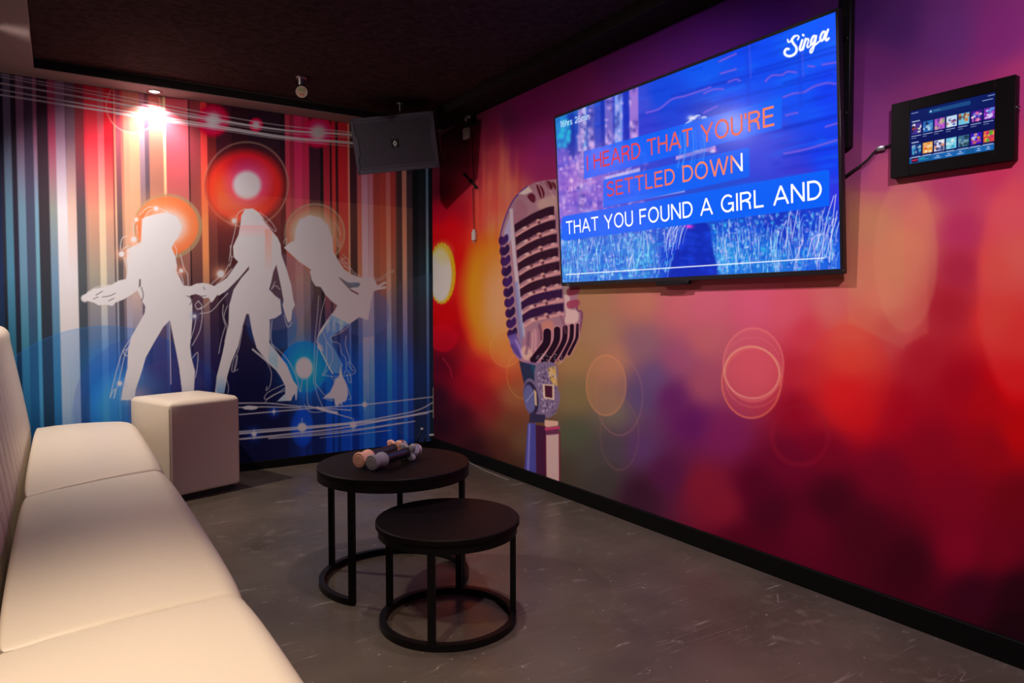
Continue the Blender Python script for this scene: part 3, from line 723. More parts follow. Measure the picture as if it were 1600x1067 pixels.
    # right cheek
    c.poly([(880, 447), (888, 447), (893, 490), (884, 492)], rgb(188, 148, 150), 1, 1)
    for y in (452, 472): c.blobpoly([(886, y), (902, y - 4), (906, y + 2), (900, y + 8), (888, y + 10)], rgb(140, 50, 74), .9, 1)
    c.blobpoly([(884, 492), (893, 484), (903, 487), (902, 503), (884, 506)], rgb(194, 150, 150), 1, 1)
    # bowl
    c.blobpoly([(815, 535), (826, 520), (838, 514), (844, 530), (836, 556), (824, 564)], rgb(150, 94, 112), .9, 3)
    c.blobpoly([(814, 548), (822, 540), (830, 550), (826, 562), (818, 560)], rgb(206, 146, 136), .95, 2)
    c.blobpoly([(846, 506), (860, 500), (866, 512), (856, 530), (848, 524)], rgb(190, 110, 92), .7, 3)
    for (x0, y0, x1, y1, w) in ((855, 513, 834, 562, 12), (870.5, 510, 850, 565, 10), (883, 508, 863, 564, 8), (893.6, 506, 877, 560, 6.5), (902.4, 505, 889, 553, 5)):
        pth = [(x0, y0 + w / 2), (x0 - 1, y0 + 22), (x0 - (x0 - x1) * .45, y0 + (y1 - y0) * .7), (x1, y1)]
        c.line(pth, w + 3, rgb(186, 120, 128), .85); c.line(pth, w, rgb(32, 10, 28), 1)
    for k in range(40):
        x, y = rs.uniform(838, 880), rs.uniform(552, 569)
        c.ell(x, y, 1., .8, rgb(190, 170, 190), .5, .4)
    # chrome streaks on body and bowl
    for (x0, y0, x1, y1, w, col, a) in ((826, 520, 822, 552, 5, (96, 58, 92), .6), (836, 516, 836, 546, 4, (196, 140, 146), .6), (843, 508, 846, 530, 4, (92, 44, 70), .7), (876, 494, 884, 520, 3, (120, 60, 84), .6), (800, 540, 812, 558, 5, (70, 44, 104), .7), (806, 532, 816, 556, 2.5, (170, 140, 190), .7), (832, 520, 830, 556, 2, (220, 170, 160), .6), (822, 566, 858, 570, 2.4, (120, 80, 140), .8), (806, 556, 822, 568, 2.2, (150, 100, 150), .7)):
        c.line([(x0, y0), ((x0 + x1) / 2 + 1, (y0 + y1) / 2), (x1, y1)], w, rgb(*col), a, True, 1.5)
    for k in range(8):
        yl, yr = 351 + 20.2 * k + 15, 322 + 21.6 * k + 15
        for q, col in ((.22, (210, 160, 160)), (.45, (120, 66, 84)), (.55, (214, 150, 136)), (.75, (128, 72, 84)), (.88, (206, 150, 150))):
            x = 806 + 1.8 * k + q * 62; y = yl + (yr - yl) * q - 6 * math.sin(q * 3.1)
            c.ell(x, y, 3.6, 1.8, rgb(*col), .75, .3, -.3)
    # swivel and stand
    c.poly([(811, 564), (837, 571), (838, 604), (826, 600), (820, 606)], rgb(38, 38, 66), 1, .8)
    c.poly([(828, 568), (837, 571), (837, 596)], rgb(20, 74, 100), .6, 2)
    c.blobpoly([(837, 571), (869, 569), (871, 603), (875, 618), (873, 634), (866, 647), (855, 653), (842, 648), (838, 620)], rgb(112, 88, 118), 1, .8)
    c.poly([(856, 575), (868, 572), (871, 603), (864, 600), (858, 590)], rgb(196, 146, 70), .9, 1.5)
    for k in range(150):
        x, y = rs.uniform(840, 868), rs.uniform(574, 645)
        c.ell(x, y, 1.1, 1.8, rgb(*([176, 150, 176] if k % 2 else [66, 40, 80])), .6, .3)
    c.poly([(848, 600), (866, 601), (866, 625), (849, 622)], rgb(206, 160, 144), 1, .7)
    c.poly([(851, 602), (863, 603), (863, 622), (852, 620)], rgb(66, 22, 42), 1, .7)
    c.ell(831, 621, 13, 30, rgb(104, 84, 118), 1, .05, -.15); c.ell(830, 622, 11, 26, rgb(44, 30, 56), 1, .06, -.15)
    c.ell(827.5, 623, 8.5, 22, rgb(88, 82, 130), 1, .08, -.12); c.line([(822, 628), (834, 612)], 1, rgb(150, 140, 180))
    c.poly([(834, 608), (838, 612), (839, 634), (836, 633)], rgb(200, 150, 120), 1, .8)
    c.poly([(828, 646), (852, 648), (852, 660), (827, 660)], rgb(46, 36, 64), 1, .8)
    c.poly([(851, 656), (872, 658), (872, 665), (851, 668)], rgb(204, 144, 130), 1, .7)
    c.poly([(824.5, 661), (837, 661), (838, 741), (819.5, 733)], rgb(66, 60, 132), 1, .7)
    c.poly([(826, 662), (829, 662), (827, 736), (823, 735)], rgb(112, 98, 168), .9, .8)
    c.poly([(837, 664), (853, 666), (854, 746), (838, 741)], rgb(62, 22, 50), 1, .7)
    c.poly([(851, 668), (875, 666), (875, 670), (852, 673)], rgb(170, 50, 90), 1, .6)
    c.poly([(852, 673), (873, 670), (873, 679), (853, 681)], rgb(96, 40, 70), 1, .6)
    c.poly([(853, 680), (873, 678), (873.5, 756), (854, 748)], rgb(184, 142, 142), 1, .7)
    for k in range(22):
        c.line([(874.4, 676 + k * 3.5), (874.4, 678 + k * 3.5)], 1.6, rgb(120, 20, 50), 1, False)
        c.line([(852.8, 682 + k * 3.1), (852.8, 683.6 + k * 3.1)], 1.4, rgb(110, 20, 46), 1, False)
    alb = lin(np.clip(c.c, 0, 1)) / np.array([.50, .40, .43]) * .80 / np.interp(c.x, [676, 720, 800, 900], [.50, .62, .85, 1])[:, None]  # print lightened towards the corner to make up for weaker lamp light
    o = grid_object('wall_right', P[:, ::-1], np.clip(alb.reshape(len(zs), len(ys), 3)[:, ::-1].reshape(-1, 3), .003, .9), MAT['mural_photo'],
                    [(.001, YR, 0), (.001, 0, 0), (.001, 0, SOF), (.001, YR, SOF), (WT, YR, 0), (WT, 0, 0), (WT, 0, CEIL), (WT, YR, CEIL)])
    o['kind'] = 'structure'; o['category'] = 'wall'; o['label'] = 'wall printed with a huge chrome microphone and red bokeh'
mic_mural()

# ------------------------------------------------------------------ television
def _ar(cx, cy, rx, ry, a0, a1, n=14):
    return [(cx + rx * math.cos(math.radians(a0 + (a1 - a0) * k / n)), cy + ry * math.sin(math.radians(a0 + (a1 - a0) * k / n))) for k in range(n + 1)]
T_ = .062           # half stroke
def _glyphs():
    t = T_; q = 1 - t
    g = {}
    g['I'] = (.0, [[(0, 0), (0, 1)]])
    g['H'] = (.60, [[(0, 0), (0, 1)], [(.60, 0), (.60, 1)], [(0, .53), (.60, .53)]])
    g['E'] = (.52, [[(0, 0), (0, 1)], [(0, q), (.54, q)], [(0, .53), (.50, .53)], [(0, t), (.56, t)]])
    g['F'] = (.48, [[(0, 0), (0, 1)], [(0, q), (.52, q)], [(0, .51), (.46, .51)]])
    g['L'] = (.46, [[(0, 1), (0, 0)], [(0, t), (.50, t)]])
    g['T'] = (.60, [[(.30, 0), (.30, 1)], [(-.05, q), (.65, q)]])
    g['A'] = (.70, [[(-.03, 0), (.35, 1)], [(.73, 0), (.35, 1)], [(.10, .33), (.60, .33)]])
    g['N'] = (.60, [[(0, 0), (0, 1)], [(0, .97), (.60, .03)], [(.60, 0), (.60, 1)]])
    g['Y'] = (.68, [[(-.02, 1), (.34, .42)], [(.70, 1), (.34, .42)], [(.34, 0), (.34, .44)]])
    g['W'] = (1.02, [[(-.02, 1), (.24, 0)], [(.24, 0), (.51, .96)], [(.51, .96), (.78, 0)], [(.78, 0), (1.04, 1)]])
    g['U'] = (.58, [[(0, 1), (0, .30)] + _ar(.29, .30, .29, .30 - t + .05, 180, 360) + [(.58, 1)]])
    g['O'] = (.74, [_ar(.37, .5, .37, .5 - t + .02, 0, 360, 30)])
    g['D'] = (.60, [[(0, t), (.24, t)] + _ar(.24, .5, .37, .5 - t, -90, 90) + [(0, q)], [(0, 0), (0, 1)]])
    g['R'] = (.58, [[(0, 0), (0, 1)], [(0, q), (.34, q)] + _ar(.34, .735, .22, q - .735, 90, -90) + [(0, .47)], [(.30, .47), (.42, .44), (.50, .36), (.54, .0)]])
    g['S'] = (.56, [_ar(.28, .735, .25, q - .735 + .02, 20, 200, 10) + [(.10, .60), (.28, .52), (.46, .45)] + _ar(.28, .27, .28, .27 - t + .02, 35, -165, 12)])
    g['G'] = (.72, [_ar(.37, .5, .37, .5 - t + .02, 45, 330, 22) + [(.70, .27), (.70, .48), (.40, .48)], [(.70, 0), (.70, .46)]])
    g["'"] = (.0, [[(0, .70), (0, 1)]])
    g['1'] = (.30, [[(.06, .80), (.24, 1), (.24, 0)]])
    g['2'] = (.50, [_ar(.25, .72, .25, .26, 170, -20, 10) + [(.40, .45), (.02, t)], [(0, t), (.52, t)]])
    g['5'] = (.50, [[(.46, q), (.08, q), (.02, .48)] + _ar(.23, .33, .27, .29, 130, -150, 12)])
    g['6'] = (.50, [_ar(.26, .5, .26, .5 - t, 60, 180, 10) + [(0, .32)] + _ar(.25, .31, .25, .27, 180, 540, 18)])
    g['h'] = (.42, [[(0, 0), (0, 1)], [(0, .45)] + _ar(.21, .45, .21, .24, 180, 0, 10) + [(.42, 0)]])
    g['n'] = (.42, [[(0, 0), (0, .74)], [(0, .45)] + _ar(.21, .45, .21, .24, 180, 0, 10) + [(.42, 0)]])
    g['m'] = (.70, [[(0, 0), (0, .74)], [(0, .48)] + _ar(.175, .48, .175, .22, 180, 0, 10) + [(.35, 0)], [(.35, .48)] + _ar(.525, .48, .175, .22, 180, 0, 10) + [(.70, 0)]])
    g['r'] = (.22, [[(0, 0), (0, .74)], [(0, .42), (.06, .60), (.24, .68)]])
    g['s'] = (.40, [_ar(.20, .54, .18, .15, 20, 200, 8) + [(.20, .38), (.34, .32)] + _ar(.20, .19, .20, .14, 40, -165, 9)])
    g['i'] = (.0, [[(0, 0), (0, .74)], [(0, .88), (0, 1)]])
    return g
GLYPH = _glyphs()
def lettering(name, body, parent, base, right, up, width, height, cols, off=.0012):
    """flat monoline lettering, one mesh per word: left end of the baseline at base, fitted to width x cap height"""
    x = 0.; words = [[]]
    for ch in body:
        if ch == ' ': x += .42; words.append([]); continue
        w, st = GLYPH[ch]
        for p in st: words[-1].append([(x + a, b_) for a, b_ in p])
        x += w + (.235 if ch not in "'" else .20)
    total = x - .235
    nn = np.cross(np.array(right, float), np.array(up, float))
    for wd_ in words:
        V, F, U_ = [], [], []
        for p in wd_:
            p = np.array(p, float); keep = np.ones(len(p), bool); keep[1:] = np.linalg.norm(np.diff(p, axis=0), axis=1) > 1e-4; p = p[keep]; n = len(p)
            p[:, 0] *= width / (total * height)                    # letters narrow or widen, strokes keep their weight
            closed = n > 3 and np.allclose(p[0], p[-1], atol=1e-4)
            k0 = len(V)
            for i in range(n):
                a = p[i - 1] if i else (p[-2] if closed else p[0]); b_ = p[i + 1] if i < n - 1 else (p[1] if closed else p[-1])
                d1 = p[i] - a; d2 = b_ - p[i]
                l1, l2 = np.linalg.norm(d1), np.linalg.norm(d2)
                d1 = d1 / l1 if l1 > 1e-9 else d2 / l2; d2 = d2 / l2 if l2 > 1e-9 else d1
                t = d1 + d2; t = t / (np.linalg.norm(t) + 1e-9)
                nr = np.array([-t[1], t[0]]); m = T_ / max(.35, abs(nr @ np.array([-d1[1], d1[0]])))
                for s_ in (1, -1):
                    q = p[i] + nr * m * s_
                    V.append(np.array(base) + q[0] * height * np.array(right) + q[1] * height * np.array(up) + nn * off)
                    U_.append(q[0] * height / width)
            for i in range(n - 1):
                F.append((k0 + 2 * i, k0 + 2 * i + 1, k0 + 2 * i + 3, k0 + 2 * i + 2))
        me = bpy.data.meshes.new(name); me.from_pydata([tuple(v) for v in V], [], F); me.update()
        cc = np.stack([np.interp(U_, [k[0] for k in cols], [k[1][j] for k in cols]) for j in range(3)], -1)
        add_colour(me, lin(cc)); me.materials.append(MAT['screen_text'])
        o = bpy.data.objects.new(name, me); COL.objects.link(o); o.parent = parent

MAT['screen'] = screen_mat('lit_tv_screen', 1.)
MAT['tablet_screen'] = screen_mat('lit_tablet_screen', .9)
m_ = screen_mat('lit_lettering', 1.); m_.node_tree.nodes['Principled BSDF'].inputs['Roughness'].default_value = .6; MAT['screen_text'] = m_

def television():
    # corners of the front bezel: the set hangs tipped forward a little, its top further from the wall
    XB, XT = -.050, -.105
    bl, br = at(875.5, 446, 0, XB), at(1316, 429.5, 0, XB)
    tl, tr = at(868, 180.5, 0, XT), at(1313.5, 11.5, 0, XT)
    y0 = (bl.y + tl.y) / 2; y1 = (br.y + tr.y) / 2; z0 = (bl.z + br.z) / 2; z1 = (tl.z + tr.z) / 2
    R = Vector((0, -1, 0)); U = Vector((XT - XB, 0, z1 - z0)); Hh = U.length; U.normalize(); Nn = R.cross(U).normalized()   # Nn faces the room
    W = y0 - y1
    O = Vector((XB, y0, z0))
    root = empty('television', O, 0, 'huge television hung on the microphone mural showing karaoke lyrics', 'television')
    mw = Matrix((( R.x, U.x, Nn.x, 0), (R.y, U.y, Nn.y, 0), (R.z, U.z, Nn.z, 0), (0, 0, 0, 1)))   # local: x right, y up, z to the room
    root.matrix_world = Matrix.Translation(O) @ mw
    bpy.context.view_layer.update()
    inv = root.matrix_world.inverted()
    def loc(px, py, dz=0.):                       # photo point on the screen plane, in the set's own axes
        d = Vector(ray(px, py)); e = Vector(EYE); t = (O - e).dot(Nn) / d.dot(Nn)
        q = inv @ (e + d * t); return np.array([q.x, q.y, dz])
    # housing: thin panel, deeper electronics box behind its lower half
    b = bmesh.new(); box(b, 0, 0, -.022, W, Hh, -.002, .003, 2)
    finish(b, 'housing', MAT['tv_plastic'], root)
    b = bmesh.new(); box(b, .16, .10, -.046, W - .16, .62, -.022, .008, 2)
    finish(b, 'electronics_cover', MAT['plastic'], root)
    bz = .013; bb = .020
    b = bmesh.new()
    box(b, 0, 0, -.004, W, bb, .004, .0015, 1); box(b, 0, Hh - bz, -.004, W, Hh, .004, .0015, 1)
    box(b, 0, bb, -.004, bz * .8, Hh - bz, .004, .0015, 1); box(b, W - bz, bb, -.004, W, Hh - bz, .004, .0015, 1)
    finish(b, 'bezel', MAT['tv_plastic'], root)
    b = bmesh.new(); box(b, .055, .006, .004, .082, .010, .0046); finish(b, 'maker_badge', MAT['steel'], root)
    x0 = loc(1025, 441)[0]; x1 = loc(1076, 439)[0]
    b = bmesh.new(); box(b, x0, -.018, -.02, x1, .002, .004, .003, 1); box(b, x0 + .05, -.0185, -.01, x1 - .05, -.016, .0045, .001, 1)
    finish(b, 'sensor_bar', MAT['plastic'], root)
    # ---- picture
    nx, ny = 900, 520
    gx = np.linspace(bz * .8, W - bz, nx); gy = np.linspace(bb, Hh - bz, ny)
    Y, X = np.meshgrid(gy, gx, indexing='ij')
    Pl = np.stack([X, Y, np.zeros_like(X)], -1)
    mwn = np.array(root.matrix_world)
    Pw = Pl.reshape(-1, 3) @ mwn[:3, :3].T + mwn[:3, 3]
    px, py = project(Pw)
    c = Canvas(px, py)
    T = '''875,190 40,130,200;900,210 20,60,180;940,190 50,70,195;1000,160 60,75,215;1035,150 10,70,222;1100,110 8,86,240;1180,90 12,74,244;1250,60 16,92,252;1300,40 18,88,255;1300,150 14,62,245;1300,250 14,60,240;1250,150 14,78,244;1150,140 18,78,240;1060,190 22,62,215;1010,200 50,60,210;1100,190 30,60,200;1200,230 60,70,220;880,260 120,90,205;900,285 150,105,205;880,330 140,110,215;920,320 120,90,205;1000,330 60,70,205;1250,290 60,52,205;1300,300 46,52,225;880,380 40,120,220;900,420 60,130,220;950,400 26,110,218;1000,400 46,130,218;1060,400 10,52,205;1090,420 8,38,185;1130,400 36,140,225;1200,400 26,120,220;1280,400 26,100,225;1280,340 14,60,205;1150,350 18,70,205;1220,350 18,50,190'''
    c.field([tuple(map(float, a.split(',') + q.split(','))) for a, q in (r.split(' ') for r in T.split(';'))], 16, 2)
    rs = np.random.RandomState(7)
    # soft brush texture over everything
    for k in range(240):
        x, y = rs.uniform(870, 1310), rs.uniform(20, 440)
        s_ = -.37 + (y - 20) / 420 * .35
        c.glow(x, y, rs.uniform(8, 34), rs.uniform(1.5, 5), rgb(*([20, 120, 255] if k % 2 else [6, 40, 190])), .25, s_)
    # boarded wall: darker gaps and rose streaks following the perspective of the screen
    def sl(y): return -.37 + (y - 20) / 420 * .34
    for (x0, y0, x1, w) in ((1060, 175, 1300, 3), (1040, 205, 1200, 3), (1090, 140, 1310, 4), (1180, 110, 1310, 3), (1225, 130, 1310, 3), (1225, 200, 1310, 5), (1050, 150, 1150, 3), (1225, 245, 1310, 4)):
        c.line([(x0, y0), (x1, y0 + (x1 - x0) * sl(y0))], w, rgb(6, 40, 190), .5, False, 2.5)
    for (x0, y0, pts) in ((0, 0, [(1196, 127), (1206, 118), (1222, 117), (1230, 112), (1244, 113)]), (0, 0, [(1224, 152), (1240, 146), (1256, 144), (1270, 136), (1290, 130), (1306, 131)]), (0, 0, [(1010, 176), (1030, 170), (1050, 155), (1070, 150), (1100, 140), (1110, 136)]),
                          (0, 0, [(1263, 103), (1272, 104)]), (0, 0, [(1285, 101), (1309, 97)]), (0, 0, [(1138, 128), (1150, 124), (1156, 126)]), (0, 0, [(1100, 146), (1114, 140), (1130, 139)]), (0, 0, [(1124, 96), (1150, 84)]), (0, 0, [(1228, 180), (1246, 176)]), (0, 0, [(1290, 198), (1310, 192)]),
                          (0, 0, [(1100, 176), (1120, 166)]), (0, 0, [(1126, 115), (1150, 108)]), (0, 0, [(1225, 240), (1260, 233), (1310, 218)])):
        c.line(pts, 3.4, rgb(110, 80, 225), .75, True, 1.6)
        c.line(pts, 1.2, rgb(170, 110, 220), .5, True, .8)
    for x in (1166, 1248):
        c.line([(x, 70), (x + 4, 165)], 5, rgb(24, 60, 220), .5, False, 3); c.line([(x + 5, 70), (x + 7, 120)], 2, rgb(110, 90, 230), .5, False, 1.5)
    # pale trunks at the left
    for (x, w, top, bot, col) in ((907, 9, 165, 330, (120, 110, 200)), (913, 4, 150, 236, (120, 200, 245)), (924, 9, 150, 260, (90, 90, 190)), (951, 13, 140, 258, (130, 110, 205)), (966, 12, 128, 256, (150, 180, 245)), (990, 14, 130, 250, (190, 130, 215))):
        c.poly([(x - w / 2, top), (x + w / 2, top - 4), (x + w / 2 + 1, bot - 4), (x - w / 2 + 1, bot)], rgb(*col), .75, 1.5)
        for k in range(26):
            c.glow(x + rs.uniform(-w / 2, w / 2), rs.uniform(top, bot), rs.uniform(2, 4), rs.uniform(2, 6), rgb(*([225, 190, 240] if k % 3 else [40, 40, 150])), .55)
    c.poly([(938, 150), (944, 150), (946, 262), (940, 262)], rgb(10, 40, 170), .7, 1.5); c.poly([(974, 132), (982, 130), (984, 250), (976, 252)], rgb(16, 40, 180), .75, 1.5)
    c.poly([(886, 178), (897, 174), (899, 250), (888, 252)], rgb(14, 40, 160), .6, 2)
    for k in range(60): c.glow(rs.uniform(872, 890), rs.uniform(185, 230), 3, 4, rgb(40, rs.randint(120, 220), 220), .5)
    # blossom haze under the trunks
    for k in range(420):
        x = rs.uniform(872, 1010); y = rs.uniform(235, 350) - (x - 872) * .1
        c.glow(x, y, rs.uniform(1.2, 4), rs.uniform(1.5, 5), rgb(*[(235, 205, 245), (170, 120, 215), (90, 60, 190), (240, 180, 225)][k % 4]), rs.uniform(.25, .6))
    c.poly([(946, 282), (1000, 268), (1000, 262), (946, 276)], rgb(210, 205, 245), .7, 1.2)
    c.poly([(1056, 250), (1118, 233), (1118, 227), (1056, 244)], rgb(225, 170, 235), .8, 1.2)
    for k in range(26): c.glow(rs.uniform(1058, 1118), 238 + rs.uniform(-3, 3) - 3, 4, 2, rgb(*([255, 255, 255] if k % 2 else [230, 60, 180])), .6)
    c.poly([(942, 322), (1070, 300), (1070, 293), (942, 315)], rgb(200, 190, 240), .7, 1.2)
    # meadow: speckled clumps with thin stems
    for k in range(1500):
        x = rs.uniform(872, 1308)
        if 1054 < x < 1114 and k % 7: continue
        y = rs.uniform(350, 440) - (x - 872) * .05
        c.glow(x, y, rs.uniform(.9, 2.6), rs.uniform(1.0, 3.4), rgb(*[(50, 190, 240), (10, 80, 225), (120, 220, 250), (170, 150, 235), (8, 50, 195), (215, 225, 255)][k % 6]), rs.uniform(.35, .75))
    for k in range(420):
        x = rs.uniform(872, 1308)
        if 1054 < x < 1114 and k % 6: continue
        y = rs.uniform(380, 442) - (x - 872) * .035; h = rs.uniform(10, 40) * (1.25 if x > 1220 else 1); t = rs.uniform(-.18, .26)
        c.line([(x, y), (x + t * h * .5, y - h * .55), (x + t * h * 1.3, y - h)], rs.uniform(.6, 1.1), rgb(*[(200, 220, 250), (160, 180, 248), (225, 200, 244), (140, 228, 248), (238, 234, 255)][k % 5]), rs.uniform(.4, .85), True)
    for pts in ([(1296, 410), (1302, 340), (1306, 304)], [(1284, 408), (1290, 350), (1303, 306)], [(1290, 402), (1304, 350), (1308, 330)], [(1238, 372), (1246, 330), (1254, 300)], [(1228, 384), (1232, 344), (1237, 324)], [(1276, 412), (1296, 352)], [(1270, 398), (1282, 366)], [(1262, 400), (1270, 372), (1284, 366)]):
        c.line(pts, 1.3, rgb(215, 210, 250), .9)
    # the singer standing in the meadow: pale hair, dark blue dress
    c.blobpoly([(1064, 372), (1080, 352), (1106, 350), (1112, 380), (1118, 446), (1046, 446)], rgb(6, 36, 176), .92, 2)
    for k in range(34): c.glow(rs.uniform(1060, 1112), rs.uniform(360, 432), rs.uniform(3, 8), rs.uniform(2, 5), rgb(20, 70, 230), .4)
    for k in range(14):
        x = rs.uniform(1038, 1066); h = rs.uniform(14, 40); c.line([(x + 11, 352), (x + 5, 352 + h * .5), (x + 2, 352 + h)], 1.1, rgb(205, 205, 250), rs.uniform(.4, .8))
    c.glow(1077, 354, 6, 3, rgb(255, 60, 220), .9)
    c.blobpoly([(1068, 206), (1076, 186), (1090, 180), (1104, 188), (1110, 210), (1110, 260), (1072, 268)], rgb(50, 90, 220), .45, 4)
    for k in range(40):
        t = rs.uniform(0, 1); x = 1070 + 36 * t; y = 196 - 16 * math.sin(t * 2.6) + rs.uniform(-1.5, 2.5)
        c.line([(x - 3, y + 3), (x, y), (x + 4, y + .5)], .9, rgb(230, 228, 255), rs.uniform(.3, .95))
    c.glow(1080, 184, 6, 4, rgb(245, 240, 255), .8)
    for k in range(9):
        x = rs.uniform(1072, 1084); c.line([(x, 192), (x - 3, 214), (x - 7 + k, 236)], 1.2, rgb(150, 160, 245), .5)
    # lyric panels
    for q, a in (([(912.5, 237), (1219, 152), (1221.5, 155), (1221.5, 199), (1218, 201), (912.5, 280)], .9), ([(942.7, 281), (1168, 230), (1171, 232), (1171, 276), (942.7, 325)], .9), ([(878, 342), (881, 338), (1293, 265), (1296, 268), (1296, 320), (1293, 322), (882, 376), (878, 373)], .94)):
        c.poly(q, rgb(0, 98, 250), a, .7)
    for k in range(14):
        x = rs.uniform(1060, 1100); c.line([(x, 200 + rs.uniform(0, 20)), (x + 2, 232), (x - 3, 262)], 1.4, rgb(90, 160, 250), .35)
    c.line([(884.5, 429), (1287.5, 403)], 1.7, rgb(235, 240, 255), 1., False)
    # script logo at the upper right
    def L(*p): return [(1100 + x / 5.614, 10 + y / 5.614) for x, y in p]
    wt = rgb(255, 255, 255)
    for w, p in ((2.6, L((734, 292), (740, 312), (758, 306), (776, 280), (800, 260), (822, 257), (832, 270), (822, 290))),
                 (4.0, L((795, 262), (776, 282), (772, 302), (788, 330), (808, 356), (812, 388), (796, 416), (764, 434), (732, 434), (710, 418), (708, 394), (722, 374), (742, 374))),
                 (3.6, L((862, 296), (850, 335), (840, 366), (844, 384), (858, 378), (872, 352))), (3.6, L((868, 250), (873, 254))),
                 (3.6, L((892, 284), (880, 328), (868, 376))), (2.6, L((876, 340), (892, 300), (908, 284), (917, 292), (912, 318), (904, 346), (910, 360), (926, 350), (944, 320))),
                 (3.6, L((978, 262), (962, 260), (946, 284), (938, 316), (946, 336), (962, 318), (980, 268))), (2.8, L((986, 258), (976, 312), (958, 374), (944, 404), (932, 402), (936, 378), (960, 350), (990, 326), (1016, 302))),
                 (3.6, L((1066, 226), (1046, 222), (1028, 250), (1020, 282), (1030, 302), (1048, 284), (1066, 232))), (3.6, L((1088, 204), (1074, 248), (1066, 284), (1076, 298), (1094, 280)))):
        c.line(p, w, wt, 1., True, .5)
    c.poly([(a, b_) for a, b_ in [(0, 0), (0, 1), (1, 1)]], wt, 0)
    scr = grid_object('screen', Pl, lin(np.clip(c.c, 0, 1)), MAT['screen'], parent=root)
    # lettering
    def lyric(name, body, b0, b1, capt, cols):
        p0, p1, pt = loc(*b0), loc(*b1), loc(*capt)
        r = p1 - p0; w = np.linalg.norm(r[:2]); r = r / w
        u = np.array([-r[1], r[0], 0]); h = abs((pt - p1) @ u)
        lettering(name, body, root, p0, r, u, w, h, cols)
    red, mid_, org, wht = (.86, .20, .24), (.90, .34, .26), (.96, .50, .34), (1, 1, 1)
    lyric('lyric_word', "I HEARD THAT YOU'RE", (918.5, 266.5), (1209, 196.5), (1208.6, 165), [(0, red), (.25, red), (.5, mid_), (1, org)])
    lyric('lyric_word', 'SETTLED DOWN', (949.5, 307.5), (1159.5, 267.5), (1159.5, 239), [(0, red), (.3, mid_), (.6, org), (.965, org), (.975, wht), (1, wht)])
    lyric('lyric_word', 'THAT YOU FOUND A GIRL AND', (886, 366.5), (1282.5, 311), (1282.5, 280), [(0, wht), (1, wht)])
    lyric('clock_text', '16hrs 25min', (875.5, 199.5), (920.5, 186.5), (920.5, 176.5), [(0, (.8, .9, 1)), (1, (.8, .9, 1))])
    # the wall rail the set hangs from
    ya, yb = at(1328.5, 100, 0, -.03).y, at(1312, 100, 0, -.03).y
    za = at(1328, 229, 0, -.03).z
    e = empty('mount_rail', (-.001, (ya + yb) / 2, za), 0, 'tall black wall rail behind the right end of the television', 'bracket')
    b = bmesh.new(); box(b, -.030, -(yb - ya) / 2, 0, 0, (yb - ya) / 2, 2.5 - za, .003, 1); finish(b, 'rail', MAT['plastic'], e)
    for zz in (.12, .40):
        b = bmesh.new(); box(b, -.034, -.012, zz, -.030, .012, zz + .02, .002, 1); finish(b, 'bracket_plate', MAT['black_metal'], e)
    return root
TV = television()

